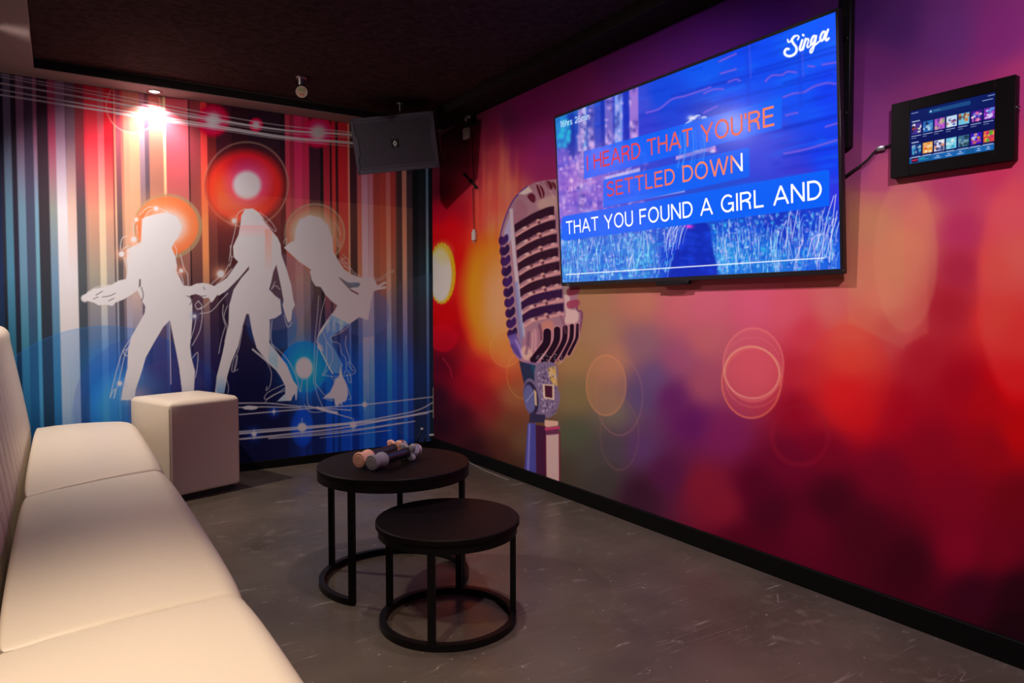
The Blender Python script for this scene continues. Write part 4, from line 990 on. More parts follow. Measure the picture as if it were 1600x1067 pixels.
# ------------------------------------------------------------------ tablet on the wall
def tablet():
    D = .032
    tl, tr, br, bl = at(1392, 163, 0, -D), at(1587, 116.5, 0, -D), at(1584.5, 251, 0, -D), at(1392, 277.5, 0, -D)
    y0 = (tl.y + bl.y) / 2; y1 = (tr.y + br.y) / 2; z0 = (bl.z + br.z) / 2; z1 = (tl.z + tr.z) / 2
    e = empty('tablet_terminal', (0, (y0 + y1) / 2, z0), 0, 'wall tablet in a black steel enclosure showing rows of song covers', 'tablet')
    W, Hh = y0 - y1, z1 - z0
    s0, s1 = at(1421.5, 174, 0, -D), at(1553, 237, 0, -D)
    sx0, sx1 = y0 - s0.y, y0 - s1.y                     # distances from the far end
    sz1 = at(1421.5, 174, 0, -D).z - z0; sz0 = at(1419.5, 256.5, 0, -D).z - z0
    b = bmesh.new(); Y = lambda d: W / 2 - d
    box(b, -D + .0055, -W / 2, 0, 0, W / 2, Hh, .003, 2)
    # face frame with a raised lip around the window
    box(b, -D, Y(W), 0, -D + .006, Y(sx1), Hh, .001, 1); box(b, -D, Y(sx0), 0, -D + .006, Y(0), Hh, .001, 1)
    box(b, -D, Y(sx1), 0, -D + .006, Y(sx0), sz0, .001, 1); box(b, -D, Y(sx1), sz1, -D + .006, Y(sx0), Hh, .001, 1)
    finish(b, 'enclosure', MAT['black_metal'], e)
    b = bmesh.new(); lathe(b, [(.0, 0), (.007, 0), (.007, .006), (.004, .009), (0, .009)], 16, Matrix.Translation((-.018, -W / 2, Hh * .62)) @ Matrix.Rotation(math.pi / 2, 4, 'X'), False)
    finish(b, 'lock', MAT['chrome'], e)
    nx, ny = 420, 260
    u = np.linspace(0, 1, nx); v = np.linspace(0, 1, ny)
    Vg, Ug = np.meshgrid(v, u, indexing='ij')
    P = np.stack([np.full_like(Ug, -D + .0030), W / 2 - (sx0 + Ug * (sx1 - sx0)), sz0 + Vg * (sz1 - sz0)], -1)
    c = Canvas(Ug * 100, (1 - Vg) * 62)
    c.c[:] = rgb(8, 20, 92)
    c.glow(50, 5, 60, 14, rgb(8, 40, 110), .6)
    c.poly([(24, 3.2), (72, 3.2), (73, 5.4), (72, 7.6), (24, 7.6), (23, 5.4)], rgb(26, 78, 140), 1, .4)
    c.ell(26, 5.4, 1.1, 1.3, rgb(170, 210, 240), 1, .2); c.line([(30, 5.4), (37, 5.4)], .8, rgb(110, 160, 210), .8, False, .3)
    wt = rgb(190, 205, 240)
    for x0, x1, y in ((2, 10, 3), (92, 99, 2.6), (86, 97, 6.6)): c.line([(x0, y), (x1, y)], .9, wt, .8, False, .3)
    for x0, x1, y in ((3, 12, 13), (3, 11, 37.6)): c.line([(x0, y), (x1, y)], 1.4, wt, .9, False, .35)
    rs = np.random.RandomState(11)
    pal = [[(70, 50, 150), (240, 240, 235), (200, 60, 50), (30, 30, 50)], [(40, 110, 190), (170, 210, 240), (20, 40, 90), (90, 150, 210)], [(190, 90, 210), (240, 150, 190), (120, 200, 80), (80, 60, 160)],
           [(200, 225, 250), (235, 240, 250), (60, 40, 150), (200, 120, 110)], [(120, 200, 230), (220, 110, 50), (230, 200, 150), (110, 70, 60)], [(60, 20, 140), (240, 120, 180), (110, 120, 230), (240, 220, 230)],
           [(120, 40, 180), (70, 160, 230), (200, 90, 220), (230, 220, 250)], [(20, 60, 130), (90, 190, 220), (40, 110, 190), (180, 190, 210)], [(240, 160, 60), (250, 215, 160), (235, 110, 40), (250, 235, 210)],
           [(235, 235, 245), (60, 60, 110), (240, 150, 120), (90, 100, 190)], [(120, 210, 235), (190, 235, 245), (60, 160, 200), (230, 240, 245)], [(60, 110, 150), (30, 60, 80), (150, 180, 190), (90, 130, 140)],
           [(60, 20, 190), (240, 140, 40), (200, 210, 250), (180, 60, 170)], [(230, 70, 70), (80, 180, 60), (250, 180, 60), (220, 40, 110)]]
    for r_ in range(2):
        for k in range(7):
            x = 2.6 + k * 14.2; y = 15.4 + r_ * 24.6; w = 12.2; h = 12.4; p = pal[r_ * 7 + k]
            x1 = min(x + w, 99.6)
            c.poly([(x, y), (x1, y), (x1, y + h), (x, y + h)], rgb(*p[0]), 1, .25)
            for q in range(16):
                cx = rs.uniform(x + 1, x1 - 1); cy = rs.uniform(y + 1.5, y + h - 1.5)
                rx, ry = rs.uniform(.6, 2.6), rs.uniform(.6, 2.2)
                rx = min(rx, cx - x, x1 - cx); ry = min(ry, cy - y, y + h - cy)
                c.ell(cx, cy, max(rx, .3), max(ry, .3), rgb(*p[1 + q % 3]), .85, .25, 0)
            c.line([(x, y + h + 2.2), (min(x + rs.uniform(9, 12), x1), y + h + 2.2)], .9, wt, .9, False, .3)
            if r_ == 0: c.line([(x, y + h + 4.6), (min(x + rs.uniform(4, 6), x1), y + h + 4.6)], .8, wt, .7, False, .3)
    c.poly([(0, 55.4), (100, 55.4), (100, 62), (0, 62)], rgb(18, 92, 160), 1, .3); c.line([(0, 55.2), (100, 55.2)], .8, rgb(170, 200, 240), .9, False, .3)
    for x in (29, 42.4, 55.8, 78, 88.4):
        w = 12.4 if x < 70 else 9.6
        c.poly([(x, 56.2), (x + w, 56.2), (x + w, 61.2), (x, 61.2)], rgb(30, 108, 190), .8, .3)
        c.line([(x + w / 2 - .8, 57.6), (x + w / 2 + .8, 57.6)], 1.1, wt, 1, False, .3); c.line([(x + 3, 59.6), (x + w - 3, 59.6)], .9, wt, 1, False, .3)
    c.poly([(3, 56), (11, 56), (11, 61), (3, 61)], rgb(60, 10, 30), 1, .3); c.line([(4, 58.4), (10, 58.2)], 1.6, rgb(230, 50, 110), .9, False, .4)
    c.line([(12.4, 57.4), (19, 57.4)], .8, rgb(60, 220, 200), .9, False, .3); c.line([(12.4, 59), (24, 59)], .8, rgb(60, 190, 190), .8, False, .3)
    grid_object('tablet_screen', P, lin(np.clip(c.c, 0, 1)), MAT['tablet_screen'], parent=e)
    # its power lead running to the television
    pts = spline([at(1394, 226, 0, -.008), at(1384, 229, 0, -.008), at(1368, 236, 0, -.008), at(1355, 250, 0, -.010), at(1335, 265, 0, -.012), at(1312, 281, 0, -.014)], 8)
    o0 = Vector(pts[0])
    b = bmesh.new(); tube(b, [p - o0 for p in pts], .0042, 8)
    cb = empty('power_lead', o0, 0, 'short black lead on the wall from tablet to television', 'cable')
    finish(b, 'lead', MAT['cable'], cb)
    p = at(1377, 231.5, 0, -.008) - o0
    b = bmesh.new(); box(b, p.x - .007, p.y - .016, p.z - .010, p.x + .007, p.y + .016, p.z + .008, .003, 2); finish(b, 'cable_clip', MAT['steel'], cb)
tablet()

# ------------------------------------------------------------------ sofa
def swept(bm, prof, ys, inset, cap=True):
    """closed profile (x, z) swept along y; inset(y, k) pulls point k of the profile inwards along its normal"""
    p = np.array(prof, float); nx_ = np.roll(p, -1, 0); pv = np.roll(p, 1, 0)
    t = nx_ - pv; nrm = np.stack([t[:, 1], -t[:, 0]], -1); nrm /= np.linalg.norm(nrm, axis=1)[:, None]
    area = .5 * np.sum(p[:, 0] * nx_[:, 1] - nx_[:, 0] * p[:, 1])
    if area < 0: nrm = -nrm
    rings = []
    for y in ys:
        d = np.array([inset(y, k) for k in range(len(p))])
        q = p - nrm * d[:, None]
        rings.append([bm.verts.new((a, y, b_)) for a, b_ in q])
    n = len(p)
    for a, b_ in zip(rings[:-1], rings[1:]):
        for k in range(n): bm.faces.new((a[k], a[(k + 1) % n], b_[(k + 1) % n], b_[k]))
    if cap: bm.faces.new(rings[0]); bm.faces.new(rings[-1])
def arc(cx, cz, r, a0, a1, n): return [(cx + r * math.cos(math.radians(a0 + (a1 - a0) * k / n)), cz + r * math.sin(math.radians(a0 + (a1 - a0) * k / n))) for k in range(n + 1)]
def sofa():
    YE, YS = -.16, -5.0
    root = empty('sofa', (-2.45, (YE + YS) / 2, 0), 0, 'long cream leather bench sofa along the left wall', 'sofa')
    oy = (YE + YS) / 2; ox = -2.45
    b = bmesh.new(); box(b, -2.98 - ox, YS + .04 - oy, 0, -2.26 - ox, YE - .04 - oy, .10, .004, 1); finish(b, 'plinth', MAT['plinth'], root)
    # seat section, back to front with a rolled front edge
    XF, XBk, ZT = -2.160, -2.685, .462
    prof = [(XBk, .10), (XF + .006, .10), (XF + .002, .25), (XF, .36)] + arc(XF - .072, ZT - .072, .072, 0, 90, 9)
    prof += [(XF - .16, ZT + .004), (XF - .27, ZT + .006), (XBk + .12, ZT + .004), (XBk + .03, ZT - .002)] + arc(XBk + .02, ZT - .022, .02, 90, 180, 4)
    prof = [(x - ox, z) for x, z in prof]
    def rnd(d, r):                       # quarter-round pull-in at an end
        return 0 if d >= r else r - math.sqrt(max(r * r - (r - d) ** 2, 0))
    seams = [YS, -3.345, -1.86, YE]
    def slant(bm):                       # the seams run a little askew across the seat
        for v in bm.verts: v.co.y += float(np.interp(v.co.y + oy, [-5, -3.345, -1.86, YE], [0, .13, .48, 0])) * v.co.x
    for k, (a, e) in enumerate(zip(seams[:-1], seams[1:])):
        r0 = .02; r1 = .02 if k < 2 else .05
        ds = [0, .0015, .004, .008, .013, .02, .035, .06]
        ys = [a + d for d in ds] + list(np.linspace(a + .09, e - .09, 22)) + [e - d for d in (.05, .042, .034, .026, .018, .011, .006, .003, .001, 0)]
        def inset(y, j, a=a, e=e, r0=r0, r1=r1):
            s_ = rnd(y - a, r0) * .8 + rnd(e - y, r1) * .8
            m = min(y - a, e - y)
            return s_ + .008 * math.exp(-m / .06) + .009 * math.exp(-m / .25)           # the cover dips towards its seams
        b = bmesh.new(); swept(b, prof, [y - oy for y in ys], lambda y, j: inset(y + oy, j))
        if k == 2:                       # the far front corner is rounded off in plan
            for v in b.verts:
                d = v.co.y + oy - (YE - .20)
                if d > 0: v.co.x = (XBk - ox) + (v.co.x - (XBk - ox)) * (XF - .20 + math.sqrt(max(.20 ** 2 - d * d, 0)) - XBk) / (XF - XBk)
        slant(b)
        s = finish(b, 'seat_cushion', MAT['leather'], root, angle=60)
        if k < 2:
            # a sewn line beside the seam, over the top and down the rolled front
            b = bmesh.new()
            pp = np.array(prof); tt = np.roll(pp, -1, 0) - np.roll(pp, 1, 0); nn = np.stack([tt[:, 1], -tt[:, 0]], -1); nn /= np.linalg.norm(nn, axis=1)[:, None]
            pl = pp - nn * (inset(e - .030, 0) - .0002)
            tube(b, spline([(x, e - .030 - oy, z) for x, z in pl[3:17]], 4), .0011, 6)
            slant(b); finish(b, 'sewn_line', MAT['leather'], s)
    # backrest: leaning slab with upright channels and a rounded top
    fr = [(-2.700, .40), (-2.705, .47), (-2.735, .66), (-2.770, .86), (-2.788, .97)]
    pb = fr + arc(-2.855, .985, .067, 12, 90, 6) + [(-2.93, 1.055)] + arc(-2.96, 1.02, .035, 90, 180, 4) + [(-2.995, .10), (-2.72, .10)]
    pb = pb[::-1]; nb = len(pb)
    pbl = [(x - ox, z) for x, z in pb]
    bounds = [YS, -3.395, -1.80, YE]
    for a, e in zip(bounds[:-1], bounds[1:]):
        nch = 9; wch = (e - a) / nch; ys = []
        for k in range(nch):
            for t in (0, .02, .06, .14, .3, .5, .7, .86, .94, .98): ys.append(a + (k + t) * wch)
        ys.append(e)
        def ins(y, j, a=a, e=e, wch=wch):
            t = ((y - a) / wch) % 1.0
            g = .013 * (1 - min(1, (4 * t * (1 - t)) ** .35))
            z = pb[j][1]
            d = min(y - a, e - y)
            endr = rnd(max(e - y, 0), .045) if e == YE else 0
            return (g if z > .3 else 0) + endr * .9
        b = bmesh.new(); swept(b, pbl, [y - oy for y in ys], lambda y, j: ins(y + oy, j))
        finish(b, 'backrest', MAT['leather'], root, angle=60)
sofa()

# ------------------------------------------------------------------ ottoman
def ottoman():
    A, B, H, rot = .450, .49, .588, .34
    fx, fy = -1.815, -.565
    c = Vector((fx - B / 2 * math.sin(rot), fy + B / 2 * math.cos(rot), 0))
    e = empty('ottoman', c, rot, 'tall cream leather cube ottoman at the far end of the sofa', 'ottoman')
    b = bmesh.new(); box(b, -A / 2, -B / 2, .035, A / 2, B / 2, H, .022, 5)
    # slightly crowned top
    for v in b.verts:
        if v.co.z > H - .001:
            v.co.z += .006
    bmesh.ops.subdivide_edges(b, edges=[ed for ed in b.edges if ed.calc_length() > .2], cuts=6, use_grid_fill=True)
    for v in b.verts:
        if v.co.z > H - .002:
            v.co.z += .010 * max(0, 1 - (v.co.x / (A / 2)) ** 2) * max(0, 1 - (v.co.y / (B / 2)) ** 2)
    finish(b, 'cover', MAT['leather'], e, angle=50)
    b = bmesh.new(); box(b, -A / 2 + .03, -B / 2 + .03, 0, A / 2 - .03, B / 2 - .03, .04, .003, 1); finish(b, 'base', MAT['plinth'], e)
    # raised seams: up the corners and round the top panel
    b = bmesh.new(); q = .0205
    for sx in (-1, 1):
        for sy in (-1, 1):
            x, y = sx * (A / 2 - .006), sy * (B / 2 - .006)
            tube(b, [(x, y, .06), (x, y, H - .03)], .0016, 6)
    zt = H - .004
    cr = [(-A / 2 + .008, -B / 2 + .03), (-A / 2 + .03, -B / 2 + .008), (A / 2 - .03, -B / 2 + .008), (A / 2 - .008, -B / 2 + .03), (A / 2 - .008, B / 2 - .03), (A / 2 - .03, B / 2 - .008), (-A / 2 + .03, B / 2 - .008), (-A / 2 + .008, B / 2 - .03)]
    tube(b, [(x, y, zt - .004) for x, y in cr], .0022, 6, True)
    finish(b, 'seam', MAT['thread'], e)
    b = bmesh.new()
    for k in range(60):
        z = .07 + k * .0082
        x, y = -A / 2 + .019, -B / 2 - .0003
        if z < H - .04: box(b, x - .0008, y - .0009, z, x + .0008, y + .0004, z + .0045)
    finish(b, 'stitching', MAT['thread'], e, smooth=False)
ottoman()

# ------------------------------------------------------------------ nesting tables
def table(name, c, RT_, H, RR, angs, gap, label, leg_w):
    e = empty(name, (c[0], c[1], 0), 0, label, 'table', 'round nesting tables')
    b = bmesh.new()
    lathe(b, [(0, H - .022), (RT_ - .004, H - .022), (RT_, H - .019), (RT_, H - .003), (RT_ - .003, H), (0, H)], 96, None, False)
    finish(b, 'table_top', MAT['black_wood'], e, angle=30)
    b = bmesh.new()
    lathe(b, [(RR - .012, H - .052), (RR + .010, H - .052), (RR + .010, H - .021), (RR - .012, H - .021), (RR - .012, H - .052)], 80, None, False)
    finish(b, 'apron', MAT['black_metal'], e, angle=30)
    rc = RR - .004
    for a in angs:
        a = math.radians(a)
        m = Matrix.Rotation(a, 4, 'Z')
        b = bmesh.new(); box(b, rc - .010, -leg_w / 2, .002, rc + .010, leg_w / 2, H - .030, .0018, 1, m); finish(b, 'leg', MAT['black_metal'], e, angle=30)
    b = bmesh.new()
    a0, a1 = gap
    n = 72
    if a1 - a0 >= 359: pts = [(rc * math.cos(2 * math.pi * k / n), rc * math.sin(2 * math.pi * k / n), .014) for k in range(n)]
    else: pts = [(rc * math.cos(math.radians(a0 + (a1 - a0) * k / n)), rc * math.sin(math.radians(a0 + (a1 - a0) * k / n)), .014) for k in range(n + 1)]
    tube(b, pts, .0165, 4, a1 - a0 >= 359, True)
    finish(b, 'base_ring', MAT['black_metal'], e, angle=50)
    return e
BT = (-1.372, -2.385); BH = .495
table('coffee_table', BT, .317, BH, .306, (214, 131, 62, -48), (-48, 214), 'larger taller round black table holding two microphones', .026)
table('coffee_table', (-1.370, -2.868), .262, .381, .243, (130, 229, 52, -27), (0, 360), 'smaller lower round black table with a bare top', .026)

# ------------------------------------------------------------------ microphones
ZC = .0335
def microphone(p, q, rubber, ring_roll, label):
    """lies along the table from its tail p to its grille q (x, y)"""
    d = Vector((q[0] - p[0], q[1] - p[1], 0)); L = d.length; ang = math.atan2(d.y, d.x)
    e = empty('microphone', (p[0], p[1], BH + .0015), ang, label, 'microphone', 'microphones on the larger table')
    def axis(x): return Matrix.Translation((x, 0, ZC)) @ Matrix.Rotation(math.pi / 2, 4, 'Y')
    tilt = 0.
    # handle tapers from the grille collar to the tail
    b = bmesh.new(); lathe(b, [(0, 0), (.0175, 0), (.0185, .03), (.0195, .12), (.022, L - .095), (.0225, L - .085), (0, L - .085)], 28, axis(.02), False)
    finish(b, 'handle', MAT['mic_body'], e)
    # flared octagonal end sleeve
    b = bmesh.new(); pr = [(0, 0), (.0285, 0), (.0315, .004), (.0315, .012), (.0275, .019), (.0262, .046), (.0310, .056), (.0318, .070), (.0285, .077), (.0190, .078)]
    lathe(b, pr, 16, axis(0), False)
    lathe(b, [(0, -.0005), (.019, -.0005), (.021, .0015)], 16, axis(-.0006), False)
    finish(b, 'end_sleeve', rubber, e, angle=25)
    # lobed anti-roll ring
    b = bmesh.new(); n = 48; rings = []
    for x, k in ((-.011, .93), (-.008, 1), (.008, 1), (.011, .93)):
        rings.append([b.verts.new((L - .078 + x, (.0350 + .0105 * math.cos(4 * t)) * k * math.cos(t + ring_roll), ZC + (.0350 + .0105 * math.cos(4 * t)) * k * math.sin(t + ring_roll))) for t in [2 * math.pi * i / n for i in range(n)]])
    inner = [[b.verts.new((L - .078 + x, .0225 * math.cos(2 * math.pi * i / n + ring_roll), ZC + .0225 * math.sin(2 * math.pi * i / n + ring_roll))) for i in range(n)] for x in (-.011, .011)]
    seq = [inner[0]] + rings + [inner[1]]
    for a, c in zip(seq[:-1], seq[1:]):
        for i in range(n): b.faces.new((a[i], a[(i + 1) % n], c[(i + 1) % n], c[i]))
    finish(b, 'anti_roll_ring', rubber, e, angle=50)
    # grille with a polished waist band
    b = bmesh.new(); lathe(b, [(.022, 0), (.0255, .012), (.0285, .026), (.0290, .032), (.0285, .036), (.0275, .046), (.0225, .060), (.013, .069), (0, .072)], 36, axis(L - .068), False)
    finish(b, 'grille', MAT['mic_grille'], e)
    b = bmesh.new(); lathe(b, [(.0285, .028), (.0303, .029), (.0303, .036), (.0285, .037)], 36, axis(L - .068), False)
    finish(b, 'grille_band', MAT['chrome'], e)
    return e
def on_table(px, py, dz=.03): return at(px, py, 2, BH + dz)
microphone(on_table(560, 721), on_table(632, 697), MAT['peach_rubber'], math.pi / 4, 'microphone with peach coloured rubber ends, beside the grey one')
microphone(on_table(580, 725), on_table(655, 703), MAT['grey_rubber'], math.pi / 4, 'microphone with grey rubber ends, nearer the table edge')

# ------------------------------------------------------------------ loudspeaker in the corner
def loudspeaker():
    c = Vector((-.582, -.60, 2.278)); yaw, pit, rol, W, H = -.6, .236, .087, .574, .377
    n = Vector((math.sin(yaw) * math.cos(pit), -math.cos(yaw) * math.cos(pit), -math.sin(pit)))
    r = Vector((math.cos(yaw), math.sin(yaw), 0)); u = r.cross(-n)
    r2 = r * math.cos(rol) + u * math.sin(rol); u2 = u * math.cos(rol) - r * math.sin(rol)
    root = empty('loudspeaker', c, 0, 'big black loudspeaker hung tilted in the corner under the ceiling', 'speaker')
    root.matrix_world = Matrix.Translation(c) @ Matrix(((r2.x, u2.x, n.x, 0), (r2.y, u2.y, n.y, 0), (r2.z, u2.z, n.z, 0), (0, 0, 0, 1)))
    bpy.context.view_layer.update()
    w, h = W / 2, H / 2
    # cabinet: trapezoid in plan, its far side chamfered
    b = bmesh.new()
    front = [(-w, -h, -.012), (w, -h, -.012), (w, h, -.012), (-w, h, -.012)]
    mid = [(-w * .98, -h, -.11), (w, -h, -.16), (w, h, -.16), (-w * .98, h, -.11)]
    back = [(-w * .52, -h * .92, -.30), (w * .62, -h * .92, -.30), (w * .62, h * .92, -.30), (-w * .52, h * .92, -.30)]
    R_ = [[b.verts.new(p) for p in q] for q in (front, mid, back)]
    for a, d in zip(R_[:-1], R_[1:]):
        for k in range(4): b.faces.new((a[k], a[(k + 1) % 4], d[(k + 1) % 4], d[k]))
    b.faces.new(R_[0]); b.faces.new(R_[-1])
    bmesh.ops.bevel(b, geom=list(b.edges), offset=.008, segments=2, affect='EDGES')
    finish(b, 'cabinet', MAT['speaker_box'], root)
    # front frame with notched side cheeks
    b = bmesh.new()
    box(b, -w, h - .020, -.014, w, h, .006, .003, 1); box(b, -w, -h, -.014, w, -h + .030, .006, .003, 1)
    for s in (-1, 1):
        pts = [(w, h), (w, -h), (w - .020, -h), (w - .020, -h * .45), (w - .036, -h * .28), (w - .036, h * .30), (w - .020, h * .46), (w - .020, h)]
        f = [b.verts.new((s * x, y, .006)) for x, y in pts]; g = [b.verts.new((s * x, y, -.014)) for x, y in pts]
        b.faces.new(f); b.faces.new(g)
        for k in range(8): b.faces.new((f[k], f[(k + 1) % 8], g[(k + 1) % 8], g[k]))
    finish(b, 'front_frame', MAT['speaker_frame'], root, angle=30)
    b = bmesh.new(); box(b, -w + .012, -h + .022, -.012, w - .012, h - .014, .002, .002, 1)
    finish(b, 'grille', MAT['grille'], root)
    for y in (h - .030, -h + .040):
        b = bmesh.new(); box(b, -w + .022, y - .005, .002, w - .022, y + .005, .0035, .001, 1); finish(b, 'grille_rail', MAT['speaker_frame'], root)
    # small diamond emblem on a dark plate
    b = bmesh.new(); box(b, -.026, -.028, .002, .026, .026, .004, .001, 1); bd = finish(b, 'emblem_plate', MAT['plastic'], root)
    b = bmesh.new()
    for s in (1, -1):
        q = [(0, .017 * s), (.0105, .001), (.0050, .001 - .0005), (0, .008 * s), (-.0050, .001), (-.0105, .001)]
        q = [(0, .021 * s), (.0135, 0), (.0070, 0), (0, .011 * s), (-.0070, 0), (-.0135, 0)]
        f = [b.verts.new((x, y - .001, .0052)) for x, y in q]; g = [b.verts.new((x, y - .001, .0038)) for x, y in q]
        b.faces.new(f); b.faces.new(g)
        for k in range(6): b.faces.new((f[k], f[(k + 1) % 6], g[(k + 1) % 6], g[k]))
    finish(b, 'emblem', MAT['white_plastic'], bd, smooth=False)
    # hanger: rod, turnbuckle hook and loop from the ceiling to the cabinet's top, eyelet below
    inv = root.matrix_world.inverted()
    top = inv @ Vector((-.50, -.50, CEIL)); hk = inv @ Vector((-.50, -.505, 2.53)); cab = Vector((.07, h - .004, -.09))
    b = bmesh.new(); tube(b, [top, hk], .005, 8); tube(b, [hk, (hk + cab) / 2 + Vector((.012, 0, 0)), cab], .0055, 8)
    lathe(b, [(0, 0), (.022, 0), (.022, .004), (0, .004)], 20, inv @ Matrix.Translation((-.50, -.50, CEIL - .006)), False)
    finish(b, 'hanger_rod', MAT['steel'], root)
    # swivel arm to the wall behind
    bk = Vector((.05, 0, -.297)); wl = inv @ Vector((-.30, -.003, 2.40))
    b = bmesh.new(); tube(b, [bk, wl], .018, 12)
    finish(b, 'wall_arm', MAT['black_metal'], root)
    ey = [Vector((.06 + .010 * math.cos(t), -h - .012 + .014 * math.sin(t), -.05)) for t in [2 * math.pi * k / 16 for k in range(16)]]
    b = bmesh.new(); tube(b, ey, .0028, 6, True); finish(b, 'eyelet', MAT['black_metal'], root)
loudspeaker()

# ------------------------------------------------------------------ small round fitting on the ceiling
def ceiling_sensor():
    base = at(471, 121, 2, CEIL)
    base = Vector((base.x, base.y, CEIL))
    e = empty('ceiling_projector', base, 0, 'small round lamp with a pale face hanging from the dark ceiling', 'ceiling lamp')
    to = (Vector(EYE) - base); yaw = math.atan2(to.y, to.x)
    e.rotation_euler = (0, 0, yaw)                                  # its face is turned into the room
    b = bmesh.new(); lathe(b, [(0, 0), (.034, 0), (.034, -.006), (.022, -.010), (.020, -.052), (0, -.052)], 24, None, False); finish(b, 'ceiling_mount', MAT['steel'], e)
    m = Matrix.Translation((0, 0, -.088)) @ Matrix.Rotation(math.radians(90 + 18), 4, 'Y')
    b = bmesh.new(); lathe(b, [(0, -.05), (.030, -.05), (.040, -.03), (.044, .0), (.044, .030), (.041, .034), (.037, .030), (0, .030)], 32, m, False); hd = finish(b, 'head', MAT['black_metal'], e)
    b = bmesh.new(); lathe(b, [(0, .031), (.036, .031), (.036, .034), (0, .034)], 32, m, False)
    mf = mat('pale_face_plate', (.62, .46, .34), .5, bump=.02); f = finish(b, 'face_plate', mf, hd)
    b = bmesh.new(); box(b, -.022, -.019, .034, -.002, .019, .036, .001, 1, m); 
    finish(b, 'display_window', mat('greenish_window', (.42, .44, .22), .3), hd)
    b = bmesh.new(); box(b, .010, -.012, .034, .022, .012, .036, .001, 1, m); finish(b, 'red_button', mat('red_button', (.75, .25, .15), .4), hd)
    b = bmesh.new(); tube(b, spline([(-.02, .02, -.11), (-.01, .035, -.13), (-.005, .030, -.15), (-.03, .03, -.13), (-.045, .02, -.07), (-.03, .0, -.01)], 6), .0025, 6); finish(b, 'cord', MAT['cable'], e)
ceiling_sensor()

# ------------------------------------------------------------------ downlights in the soffits
def downlight(x, y, z, label):
    e = empty('downlight', (x, y, z), 0, label, 'ceiling light', 'recessed downlights')
    b = bmesh.new(); lathe(b, [(.032, -.001), (.046, -.001), (.047, -.004), (.044, -.007), (.034, -.005), (.030, .004), (.032, -.001)], 36, None, False); finish(b, 'trim_ring', MAT['chrome'], e)
    b = bmesh.new(); lathe(b, [(0, -.002), (.030, -.002), (.030, .000), (0, .000)], 28, None, False); finish(b, 'lens', MAT['lens_lit'], e)
downlight(-2.01, -.085, SOF, 'lit downlight in the brown soffit above the dancers mural')
downlight(-2.86, -.85, SOF, 'lit downlight in the wide soffit above the far end of the sofa')
downlight(-2.72, -4.0, SOF, 'lit downlight in the wide soffit above the middle of the sofa')
downlight(-1.35, -3.05, CEIL, 'lit downlight in the ceiling above the small bare table')
downlight(-1.5, -5.0, CEIL, 'lit downlight in the ceiling at the rear of the room')

# ------------------------------------------------------------------ fittings on the right wall near the corner
def connector_box():
    p = at(729, 180, 0, -.05); p.x = 0
    e = empty('connector_box', (0, p.y, p.z), 0, 'black connector box with bright terminals high on the wall beside the loudspeaker', 'connector box')
    b = bmesh.new(); box(b, -.045, -.055, -.075, 0, .055, .075, .004, 2); finish(b, 'case', MAT['plastic'], e)
    rs = random.Random(5); b = bmesh.new()
    for k in range(7):
        y, z = rs.uniform(-.035, .035), rs.uniform(-.05, .03)
        pts = spline([(-.047, y, z), (-.052, y + rs.uniform(-.012, .012), z + .014), (-.047, y + rs.uniform(-.02, .02), z + .022)], 5)
        tube(b, pts, .0026, 6)
    finish(b, 'terminal_wire', MAT['white_plastic'], e)
    b = bmesh.new(); lathe(b, [(0, 0), (.010, 0), (.010, .006), (.006, .008), (0, .008)], 16, Matrix.Translation((-.045, 0, .045)) @ Matrix.Rotation(-math.pi / 2, 4, 'Y'), False); finish(b, 'socket', MAT['chrome'], e)
    p = at(727, 208, 0, -.02); p.x = 0
    e = empty('wall_switch', (0, p.y, p.z), 0, 'small white switch below the connector box, partly behind the loudspeaker', 'switch')
    b = bmesh.new(); box(b, -.020, -.040, -.040, 0, .040, .040, .004, 2); finish(b, 'plate', MAT['white_plastic'], e)
    b = bmesh.new(); box(b, -.026, -.020, -.024, -.019, .020, .024, .003, 2); finish(b, 'rocker', MAT['white_plastic'], e)
connector_box()
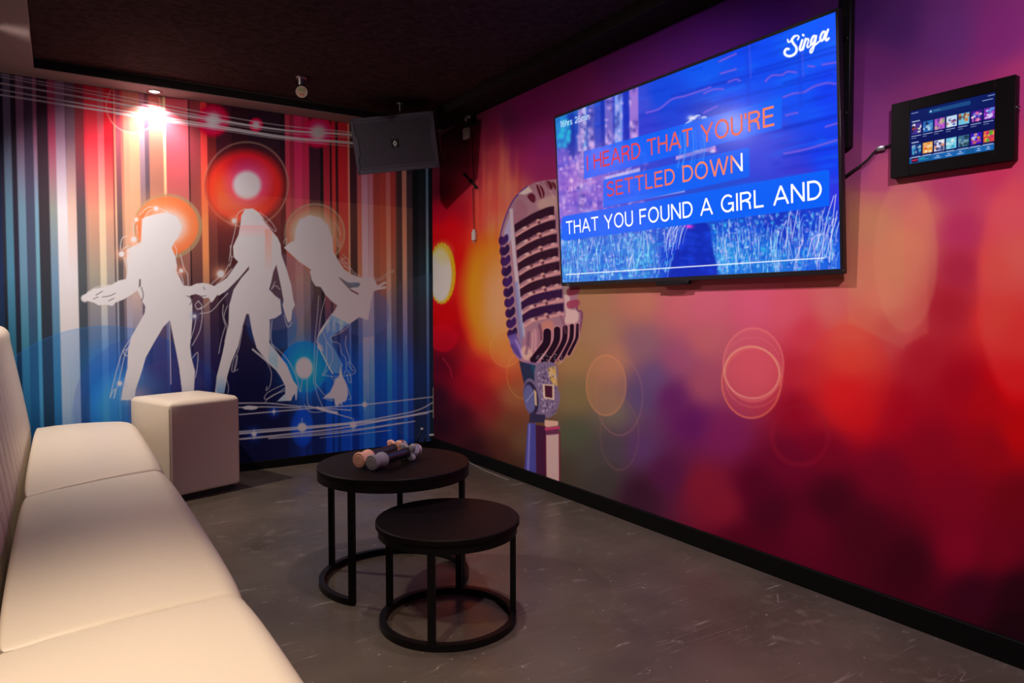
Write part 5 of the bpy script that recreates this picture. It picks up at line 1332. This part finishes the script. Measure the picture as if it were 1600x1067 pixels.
def hanging_plug():
    P = lambda px, py, d=-.012: at(px, py, 0, d)
    a = P(741, 368)
    e = empty('charger_plug', (a.x, a.y, a.z), 0, 'white mains plug dangling on a thin black wire left of the mural microphone', 'plug')
    b = bmesh.new(); box(b, -.012, -.021, -.035, .008, .021, .030, .004, 2); box(b, -.009, -.014, .030, .005, .014, .044, .003, 2); finish(b, 'body', MAT['white_plastic'], e)
    b = bmesh.new()
    for s in (-1, 1): tube(b, [(-.002, s * .009, -.034), (-.002, s * .009, -.056)], .0023, 8)
    finish(b, 'pin', MAT['steel'], e)
    pts = [P(741, 358) - a, P(740, 340) - a, P(739.5, 315) - a, P(739, 296) - a, P(741, 288) - a, P(738, 240) - a, P(739, 205, -.008) - a]
    pts[0] = Vector((0, 0, .040))
    b = bmesh.new(); tube(b, spline(pts, 8), .0030, 6); finish(b, 'wire', MAT['cable'], e)
    # the spare length folded into a tied hank
    h = P(735, 283) - a; b = bmesh.new()
    d = (P(744, 293) - P(725, 272)); 
    for k in range(5):
        o = Vector((-.004 + .004 * (k % 3), .004 * (k - 2), .004 * ((k * 2) % 5 - 2)))
        A, B = h - d * .55 + o, h + d * .5 + o
        tube(b, spline([A, h + o * .3 + Vector((0, 0, .002)), B], 6), .0032, 6)
    m = d.normalized()
    tube(b, [h - m * .012, h + m * .012], .012, 10)
    finish(b, 'wire_hank', MAT['cable'], e)
hanging_plug()
def corner_wires():
    a = at(655, 690, 1, -.03)
    e = empty('wire_ends', (a.x, -.03, .062), 0, 'stripped wire ends sticking up in the corner behind the larger table', 'wires')
    b = bmesh.new()
    tube(b, spline([(0, .012, -.0), (-.02, .0, .03), (.0, -.01, .07), (.012, -.01, .11)], 6), .004, 6)
    tube(b, spline([(.06, .015, .0), (.05, .0, .03), (.09, -.01, .055)], 6), .004, 6)
    finish(b, 'wire', MAT['cable'], e)
    for q in ((.010, -.016, .105, .030, -.004, .120), (.085, -.018, .048, .125, -.006, .062)):
        b = bmesh.new(); box(b, *q, .002, 1); finish(b, 'bare_end', MAT['white_plastic'], e)
corner_wires()
def floor_lead():
    pts = [at(px, py, 2, .004) for px, py in ((668, 741), (700, 728), (732, 718), (742, 727), (757, 735), (775, 742), (795, 750))]
    pts = [Vector((min(p.x, -.03), p.y, .004)) for p in pts]
    o = pts[0].copy(); b = bmesh.new(); tube(b, [p - o for p in spline(pts, 8)], .0028, 6)
    e = empty('thin_lead', o, 0, 'thin pale lead lying on the floor behind the larger table', 'cable'); finish(b, 'lead', MAT['clear_cable'], e)
floor_lead()
